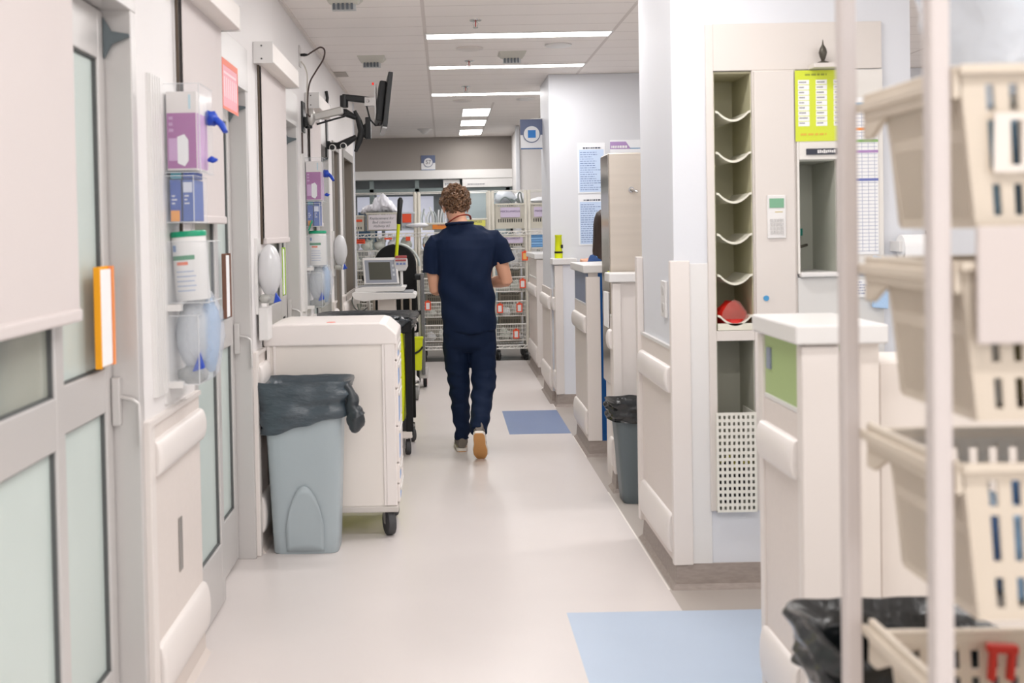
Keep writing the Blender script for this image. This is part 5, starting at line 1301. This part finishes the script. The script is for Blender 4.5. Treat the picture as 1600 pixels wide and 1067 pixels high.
def hand(mb, wr, d, up, side):
    """palm, four curled fingers and a thumb; d = finger direction, up = back of hand"""
    d = Vector(d).normalized(); up = Vector(up); up = (up-d*up.dot(d)).normalized(); s_ = d.cross(up)*side; wr = Vector(wr)
    limb(mb, [wr-d*.03, wr+d*.01, wr+d*.05, wr+d*.088], [(.026, .02), (.030, .017), (.040, .015), (.038, .012)] if abs(s_.x) > .5 else [(.02, .026), (.017, .030), (.015, .040), (.012, .038)])
    for i, L in enumerate((.070, .078, .073, .058)):
        b = wr+d*.082+s_*(.030-.020*i); r_ = .0085-.0006*i; c = .5+.12*i
        p1 = b+d*L*.45*math.cos(c*.3)-up*L*.45*math.sin(c*.3); d2 = d*math.cos(c)-up*math.sin(c); p2 = p1+d2*L*.32; d3 = d*math.cos(c*1.9)-up*math.sin(c*1.9); p3 = p2+d3*L*.26
        limb(mb, [b-d*.012, b, p1, p2, p3], [r_, r_*1.05, r_, r_*.92, r_*.7], 10)
    tb = wr+d*.022+s_*.028-up*.004; t1 = tb+(d*.6+s_*.75-up*.25).normalized()*.034; t2 = t1+(d*.9+s_*.25-up*.35).normalized()*.030; t3 = t2+(d*.95-up*.4).normalized()*.022
    limb(mb, [tb-d*.008, tb, t1, t2, t3], [.011, .0125, .011, .0095, .006], 10)
def head(mb, c, tilt, yaw=0, roll=0, k=1.0):
    Rm = (Matrix.Rotation(yaw, 3, 'Z') @ Matrix.Rotation(-tilt, 3, 'X') @ Matrix.Rotation(roll, 3, 'Y'))
    def W(p): return Vector(c)+Rm @ (Vector(p)*k)
    def E(p, a, b, z, n=20, m=14, e=None): mb.ell(W(p), a*k, b*k, z*k, n, m, Rm @ e if e else Rm)
    E((0, -.012, .03), .076, .096, .088); E((0, .03, -.02), .062, .068, .088); E((0, .055, -.075), .040, .036, .036); E((0, .045, .03), .064, .05, .05)
    limb(mb, [W((0, .093, .018)), W((0, .106, -.008)), W((0, .118, -.028)), W((0, .100, -.036))], [.008, .010, .014, .010], 10)      # nose
    E((0, .094, -.058), .024, .010, .006); E((0, .092, -.068), .021, .010, .0065)      # lips
    for s_ in (-1, 1):
        E((s_*.030, .088, .022), .022, .010, .006); E((s_*.036, .078, -.02), .02, .014, .014)
        E((s_*.081, -.006, -.008), .009, .020, .031); E((s_*.086, -.014, .010), .008, .014, .014); E((s_*.079, .0, -.034), .007, .010, .012)
    return W, Rm
# ---------------------------------------------------------------- the walking person
O1 = (.14, 7.05, 0)
man = thing('person', 'person in navy scrubs walking away down the corridor, curly brown hair, head bowed', 'person', O1)
bm_ = MB()
W1, R1 = head(bm_, (.077, 7.205, 1.600), .62, .12, 0, .98)
limb(bm_, [(.105, 7.11, 1.40), (.10, 7.125, 1.47), (.092, 7.145, 1.52), (.082, 7.18, 1.58)], [(.09, .07), (.064, .062), (.056, .058), (.055, .06)], 20)
torso(bm_, [(.82, .155, 7.10, .150, .095), (.95, .15, 7.10, .145, .092), (1.1, .142, 7.10, .158, .1), (1.25, .142, 7.11, .175, .1), (1.38, .142, 7.12, .17, .085), (1.44, .13, 7.12, .11, .06)])
ELl, WRl = Vector((-.066, 7.135, 1.062)), Vector((.035, 7.355, 1.075))
ELr, WRr = Vector((.402, 7.13, 1.115)), Vector((.262, 7.335, 1.085))
SHl, SHr = Vector((-.088, 7.122, 1.345)), Vector((.335, 7.125, 1.365))
limb(bm_, [SHl+Vector((.06, 0, .0)), SHl, SHl.lerp(ELl, .5), SHl.lerp(ELl, .85), ELl, ELl.lerp(WRl, .12)+Vector((0, 0, -.004))], [.05, .054, .047, .041, .040, .041], 18)
limb(bm_, [ELl+Vector((0, -.012, 0)), ELl.lerp(WRl, .25), ELl.lerp(WRl, .6), WRl], [.038, .042, .034, (.024, .028)], 18)
limb(bm_, [SHr+Vector((-.06, 0, 0)), SHr, SHr.lerp(ELr, .5), SHr.lerp(ELr, .85), ELr, ELr.lerp(WRr, .12)], [.045, .048, .046, .043, .042, .042], 18)
limb(bm_, [ELr+Vector((.004, -.012, 0)), ELr.lerp(WRr, .25), ELr.lerp(WRr, .6), WRr], [.040, .044, .036, (.025, .029)], 18)
hand(bm_, WRl+Vector((.01, .02, .002)), (.35, .8, .2), (-.3, -.2, 1), 1)
hand(bm_, WRr+Vector((-.01, .015, .002)), (-.45, .75, .25), (.3, -.2, 1), -1)
HPl, KNl, ANl = Vector((.070, 7.10, .84)), Vector((.080, 7.125, .47)), Vector((.094, 7.135, .085))
HPr, KNr, ANr = Vector((.235, 7.10, .84)), Vector((.240, 7.06, .48)), Vector((.192, 6.745, .205))
limb(bm_, [HPl, HPl.lerp(KNl, .5), KNl, KNl.lerp(ANl, .35), ANl, ANl+Vector((0, 0, -.03))], [.08, .068, .052, .052, .034, .034])
limb(bm_, [HPr, HPr.lerp(KNr, .5), KNr, KNr.lerp(ANr, .35), ANr], [.08, .07, .053, .053, .034])
limb(bm_, [(.094, 7.11, .045), (.094, 7.2, .045), (.092, 7.33, .03)], [.03, (.036, .03), (.034, .02)])
limb(bm_, [(.193, 6.742, .202), (.197, 6.79, .142), (.203, 6.868, .065)], [.03, (.036, .028), (.034, .02)])
fuse(bm_, 'body', M_SKIN, man, .0055, 3, None, O1)
# eyes and mask
for s_ in (-1, 1):
    p = W1((s_*.030, .083, .008)); e = shifted(MB().ell(p, .012, .012, .012, 12, 8), O1).build('eye', mat('eye_white', (236, 232, 228), .2), man, smooth=True)
    shifted(MB().ell(p+R1 @ Vector((0, .0085, 0)), .006, .0045, .006, 10, 6), O1).build('iris', mat('iris_brown', (84, 54, 36), .2), e, smooth=True)
m = MB(); m.ell(W1((0, .085, -.048)), .056, .048, .052, 20, 12, R1); shifted(m, O1).build('face_mask', mat('mask_blue', (196, 214, 230), .8), man, smooth=True)
for s_ in (-1, 1):
    m = MB().tube([W1((s_*.05, .07, -.02)), W1((s_*.078, .02, .0)), W1((s_*.092, -.012, .022)), W1((s_*.089, -.026, .0)), W1((s_*.08, .01, -.04)), W1((s_*.05, .07, -.07))], .0022, 6)
    shifted(m, O1).build('mask_loop', M_PAPER, man)
# scrub top
m = MB()
torso(m, [(.795, .152, 7.095, .178, .128), (.86, .155, 7.09, .180, .126), (.95, .150, 7.09, .182, .122), (1.05, .138, 7.095, .186, .120), (1.15, .138, 7.10, .182, .122), (1.25, .142, 7.105, .192, .125), (1.33, .142, 7.11, .206, .122), (1.39, .142, 7.115, .208, .108), (1.43, .138, 7.118, .175, .092), (1.455, .13, 7.12, .135, .08), (1.480, .112, 7.12, .100, .076), (1.500, .103, 7.12, .086, .070)], 32, 2.4)
limb(m, [(.10, 7.12, 1.435), (-.0, 7.12, 1.415), (-.05, 7.12, 1.385), (-.078, 7.12, 1.34), (-.088, 7.125, 1.26), (-.092, 7.13, 1.165)], [.055, .056, .062, .066, .066, (.070, .068)], 20)
limb(m, [(.13, 7.12, 1.445), (.24, 7.12, 1.428), (.315, 7.12, 1.40), (.350, 7.12, 1.355), (.372, 7.125, 1.29), (.395, 7.13, 1.228)], [.055, .056, .062, .068, .070, (.072, .070)], 20)
def fold(co):
    x, y, z = co
    a = noise.noise(Vector((x*5+z*3.2, y*4, z*2.0-x*3)))*.022
    b = noise.noise(Vector((x*13-z*6, y*8, z*4)))*.011
    g = .006*math.sin((x-.14)*46+z*7)*max(0, (1.0-z)*2.2)*.35
    d = .011*math.sin(((x-.0)*.75+(z-.85)*1.0)*34)*math.exp(-((x-.14)**2)/.03)*math.exp(-((z-.98)**2)/.03)
    return a+b+g+d
top = fuse(m, 'scrub_top', M_NAVY, man, .0075, 4, fold, O1)
# seams and back yoke as fine raised lines
for nm, P in (('hem_seam', [(.152+.186*math.cos(a), 7.095+.136*math.sin(a), .815) for a in [PI+PI*k/20 for k in range(21)]]),):
    pass
# lanyard
m = MB().tube(smoothpath([(.022, 7.15, 1.492), (.030, 7.10, 1.502), (.055, 7.070, 1.520), (.095, 7.062, 1.541), (.14, 7.072, 1.549), (.168, 7.10, 1.542), (.176, 7.15, 1.52)]), .0065, 8, .6)
shifted(m, O1).build('lanyard', mat('lanyard_red', (150, 60, 44), .6), man, smooth=True)
m = MB().tube(smoothpath([(.014, 7.12, 1.490), (.032, 7.068, 1.492), (.10, 7.047, 1.497), (.168, 7.068, 1.498), (.188, 7.12, 1.496), (.16, 7.18, 1.47), (.10, 7.205, 1.44), (.04, 7.18, 1.46), (.014, 7.12, 1.490)]), .009, 8)
shifted(m, O1).build('collar', M_NAVY, man, smooth=True)
# trousers
m = MB()
torso(m, [(.655, .152, 7.09, .110, .075), (.70, .152, 7.09, .165, .108), (.74, .152, 7.09, .172, .118), (.82, .152, 7.09, .168, .116), (.88, .152, 7.09, .155, .105)], 32)
limb(m, [(.068, 7.095, .80), (.066, 7.10, .68), (.068, 7.11, .60), (.077, 7.12, .46), (.086, 7.125, .32), (.094, 7.13, .18), (.096, 7.13, .075)], [.088, .088, .082, .071, .063, .054, .050], 22)
limb(m, [(.236, 7.095, .80), (.240, 7.09, .68), (.240, 7.08, .60), (.240, 7.05, .48), (.227, 6.958, .39), (.209, 6.855, .297), (.193, 6.765, .215), (.190, 6.74, .192)], [.088, .090, .086, .078, .072, .064, .057, .056], 22)
def tfold(co):
    x, y, z = co
    k = 1 if z < .55 else .5
    return k*(.014*noise.noise(Vector((x*7, y*7, z*17))) + .004*noise.noise(Vector((x*15+3, y*15, z*34)))) + (.004*noise.noise(Vector((x*20, y*20, z*6))) if z > .5 else .003*math.sin(z*70+x*30))
fuse(m, 'trousers', M_NAVYP, man, .0075, 3, tfold, O1)
# shoes
M_SHOE = mat('shoe_grey', (120, 112, 104), .7, bump=.2, bscale=120); M_SOLEW = mat('sole_white', (226, 220, 210), .5); M_SOLET = mat('sole_tan', (206, 152, 92), .5)
def shoe(org, pitch, yaw, which):
    par = bpy.data.objects.new('shoe', None); COL.objects.link(par); par.parent = man; par.location = Vector(org)-Vector(O1); par.rotation_euler = (pitch, 0, yaw); par['label'] = which
    def foot(z0, z1, g, y1=.285):      # outline from heel (y=0) to toe
        pr = [(0, .022), (.02, .034), (.07, .037), (.12, .036), (.18, .045), (.23, .043), (.265, .030), (.285, .010)]
        L = [(-w_-g, y*1.0) for y, w_ in pr]; Rr = [(w_+g, y) for y, w_ in reversed(pr)]
        return L+Rr
    MB().prism(foot(0, 0, .003), 'z', .0, .02).build('sole', M_SOLEW, par, bevel=.004)
    MB().prism(foot(0, 0, -.001), 'z', -.003, .001).build('tread', M_SOLET, par, bevel=.001)
    m = MB(); limb(m, [(0, .0, .05), (0, .03, .055), (0, .08, .055), (0, .14, .045), (0, .2, .035), (0, .255, .03), (0, .28, .028)], [(.022, .035), (.036, .045), (.038, .05), (.038, .04), (.044, .03), (.036, .024), (.014, .012)], 20)
    limb(m, [(0, .045, .05), (0, .045, .095)], [.04, .038], 18)
    m.build('upper', M_SHOE, par, smooth=True)
    return par
shoe((.092, 7.085, .003), 0, .03, 'flat shoe on the floor')
shoe((.191, 6.675, .198), -.80, -.08, 'lifted shoe showing its tan sole')
# curly hair
hr = random.Random(3); mb = MB()
mb.ell(W1((0, -.016, .034)), .083, .104, .094, 24, 16, R1)
cnt = 0
while cnt < 700:
    v = Vector((hr.gauss(0, 1), hr.gauss(0, 1), hr.gauss(0, 1))).normalized()
    if v.y > .55 and v.z < .35: continue          # face
    if v.z < (-.93 if v.y < -.25 else -.45): continue
    if v.y > -.25 and abs(v.x) > .75 and v.z < -.1: continue
    lump = 1+.16*noise.noise(v*3.2)+.10*noise.noise(v*7)
    base = Vector((v.x*.084, -.016+v.y*.106, .034+v.z*(.098 if v.z > 0 else .112))); nn = v; base = Vector((0, -.016, .034))+(base-Vector((0, -.016, .034)))*lump
    t1 = nn.orthogonal().normalized(); t2 = nn.cross(t1); ax = (t1*hr.uniform(-1, 1)+t2*hr.uniform(-1, 1)+nn*.5).normalized()
    a_ = ax.orthogonal().normalized(); b_ = ax.cross(a_); r0 = hr.uniform(.008, .0135); P = []
    ph = hr.uniform(0, 6)
    for k in range(9):
        th = ph+k*1.0
        P.append(W1(base+nn*.005+ax*(k-4)*.0022+a_*r0*math.cos(th)+b_*r0*math.sin(th)))
    mb.tube(P, [.003, .0048, .0056, .006, .006, .006, .0056, .0048, .003], 5); cnt += 1
shifted(mb, O1).build('curly_hair', M_HAIR, man, smooth=True)

# ---------------------------------------------------------------- person behind the counter
O2 = (1.20, 7.98, 0)
wm = thing('person', 'person with long dark hair in blue scrubs behind the slate-blue half wall', 'person', O2)
k = Vector((1.195, 8.0, 0))
bm_ = MB(); W2, R2 = head(bm_, (1.205, 8.04, 1.462), .25, -.2, 0, .92)
limb(bm_, [(1.20, 7.99, 1.22), (1.20, 8.0, 1.29), (1.203, 8.02, 1.40)], [(.08, .06), (.052, .05), (.048, .05)], 18)
torso(bm_, [(.72, 1.2, 8.0, .15, .1), (.9, 1.2, 8.0, .12, .09), (1.05, 1.2, 8.0, .14, .095), (1.18, 1.2, 8.0, .155, .09), (1.245, 1.2, 8.0, .12, .06)])
for s_ in (-1, 1):
    sh = Vector((1.2+s_*.165, 8.0, 1.205)); el = sh+Vector((s_*.03, .03, -.27)); wr = el+Vector((-s_*.06, .22, .02))
    limb(bm_, [sh-Vector((s_*.05, 0, 0)), sh, sh.lerp(el, .5), el], [.04, .044, .038, .033]); limb(bm_, [el, el.lerp(wr, .3), wr], [.033, .034, .022])
    hand(bm_, wr+Vector((0, .012, 0)), (-s_*.1, 1, -.05), (0, 0, 1), -s_)
    hp = Vector((1.2+s_*.08, 8.0, .74)); kn = Vector((1.2+s_*.085, 8.02, .42)); an = Vector((1.2+s_*.085, 8.0, .08))
    limb(bm_, [hp, hp.lerp(kn, .5), kn, kn.lerp(an, .4), an], [.078, .068, .05, .048, .032]); limb(bm_, [an+Vector((0, -.01, -.03)), an+Vector((0, .1, -.045)), an+Vector((0, .17, -.055))], [.034, .032, .022])
fuse(bm_, 'body', M_SKIN, wm, .0065, 3, None, O2)
M_SBL = mat('blue_scrubs', (44, 74, 124), .75, bump=.12, bscale=200, spec=.3)
m = MB(); torso(m, [(.66, 1.2, 8.0, .178, .13), (.85, 1.2, 8.0, .16, .12), (1.0, 1.2, 8.0, .165, .12), (1.12, 1.2, 8.0, .178, .118), (1.2, 1.2, 8.0, .17, .1), (1.25, 1.2, 8.0, .12, .075), (1.275, 1.2, 8.0, .075, .06)], 28)
for s_ in (-1, 1): limb(m, [(1.2, 8.0, 1.215), (1.2+s_*.12, 8.0, 1.205), (1.2+s_*.175, 8.0, 1.165), (1.2+s_*.185, 8.01, 1.03)], [.045, .052, .056, .06], 18)
fuse(m, 'scrub_top', M_SBL, wm, .009, 4, fold, O2)
m = MB(); torso(m, [(.6, 1.2, 8.0, .15, .09), (.7, 1.2, 8.0, .168, .115), (.8, 1.2, 8.0, .15, .105)], 24)
for s_ in (-1, 1): limb(m, [(1.2+s_*.08, 8.0, .72), (1.2+s_*.085, 8.01, .42), (1.2+s_*.085, 8.0, .07)], [.086, .068, .056], 18)
fuse(m, 'trousers', M_SBL, wm, .010, 3, tfold, O2)
for s_ in (-1, 1):
    shifted(MB().prism([(1.2+s_*.085-.036, 7.94), (1.2+s_*.085+.036, 7.94), (1.2+s_*.085+.042, 8.1), (1.2+s_*.085+.02, 8.2), (1.2+s_*.085-.02, 8.2), (1.2+s_*.085-.042, 8.1)], 'z', .0, .07), O2).build('shoe', M_SHOE, wm, bevel=.02, seg=3)
    p = W2((s_*.030, .083, .008)); shifted(MB().ell(p, .011, .011, .011, 12, 8), O2).build('eye', mat('eye_white', (236, 232, 228), .2), wm, smooth=True)
mb = MB(); n = 40; R = []
rows = [(1.588, .02, .02), (1.580, .052, .05), (1.56, .078, .08), (1.52, .092, .102), (1.47, .098, .108), (1.41, .097, .10), (1.35, .10, .085), (1.28, .105, .07), (1.20, .10, .06), (1.12, .085, .05), (1.05, .06, .035)]
for z, rx, ry in rows:
    cy = 8.02 if z > 1.4 else 8.02-(1.4-z)*.35
    ring = []
    for i in range(n):
        a = 2*PI*i/n; s0 = 1+.05*noise.noise(Vector((math.cos(a)*5, math.sin(a)*5, z*1.5)))+.03*math.sin(a*17+z*4)
        yy = ry*math.sin(a)
        if math.sin(a) > .3 and z < 1.53: yy *= .35
        ring.append((1.20-.012*(1.5-z)*3+rx*math.cos(a)*s0, cy+yy, z))
    R.append(ring)
mb.rings(R); shifted(mb, O2).build('long_hair', M_HAIRD, wm, smooth=True)
m = MB().tube(smoothpath([(1.11, 7.93, 1.24), (1.135, 7.905, 1.2), (1.15, 7.90, 1.15)]), .006, 6); shifted(m, O2).build('lanyard', mat('lanyard_blue', (90, 160, 220), .5), wm, smooth=True)
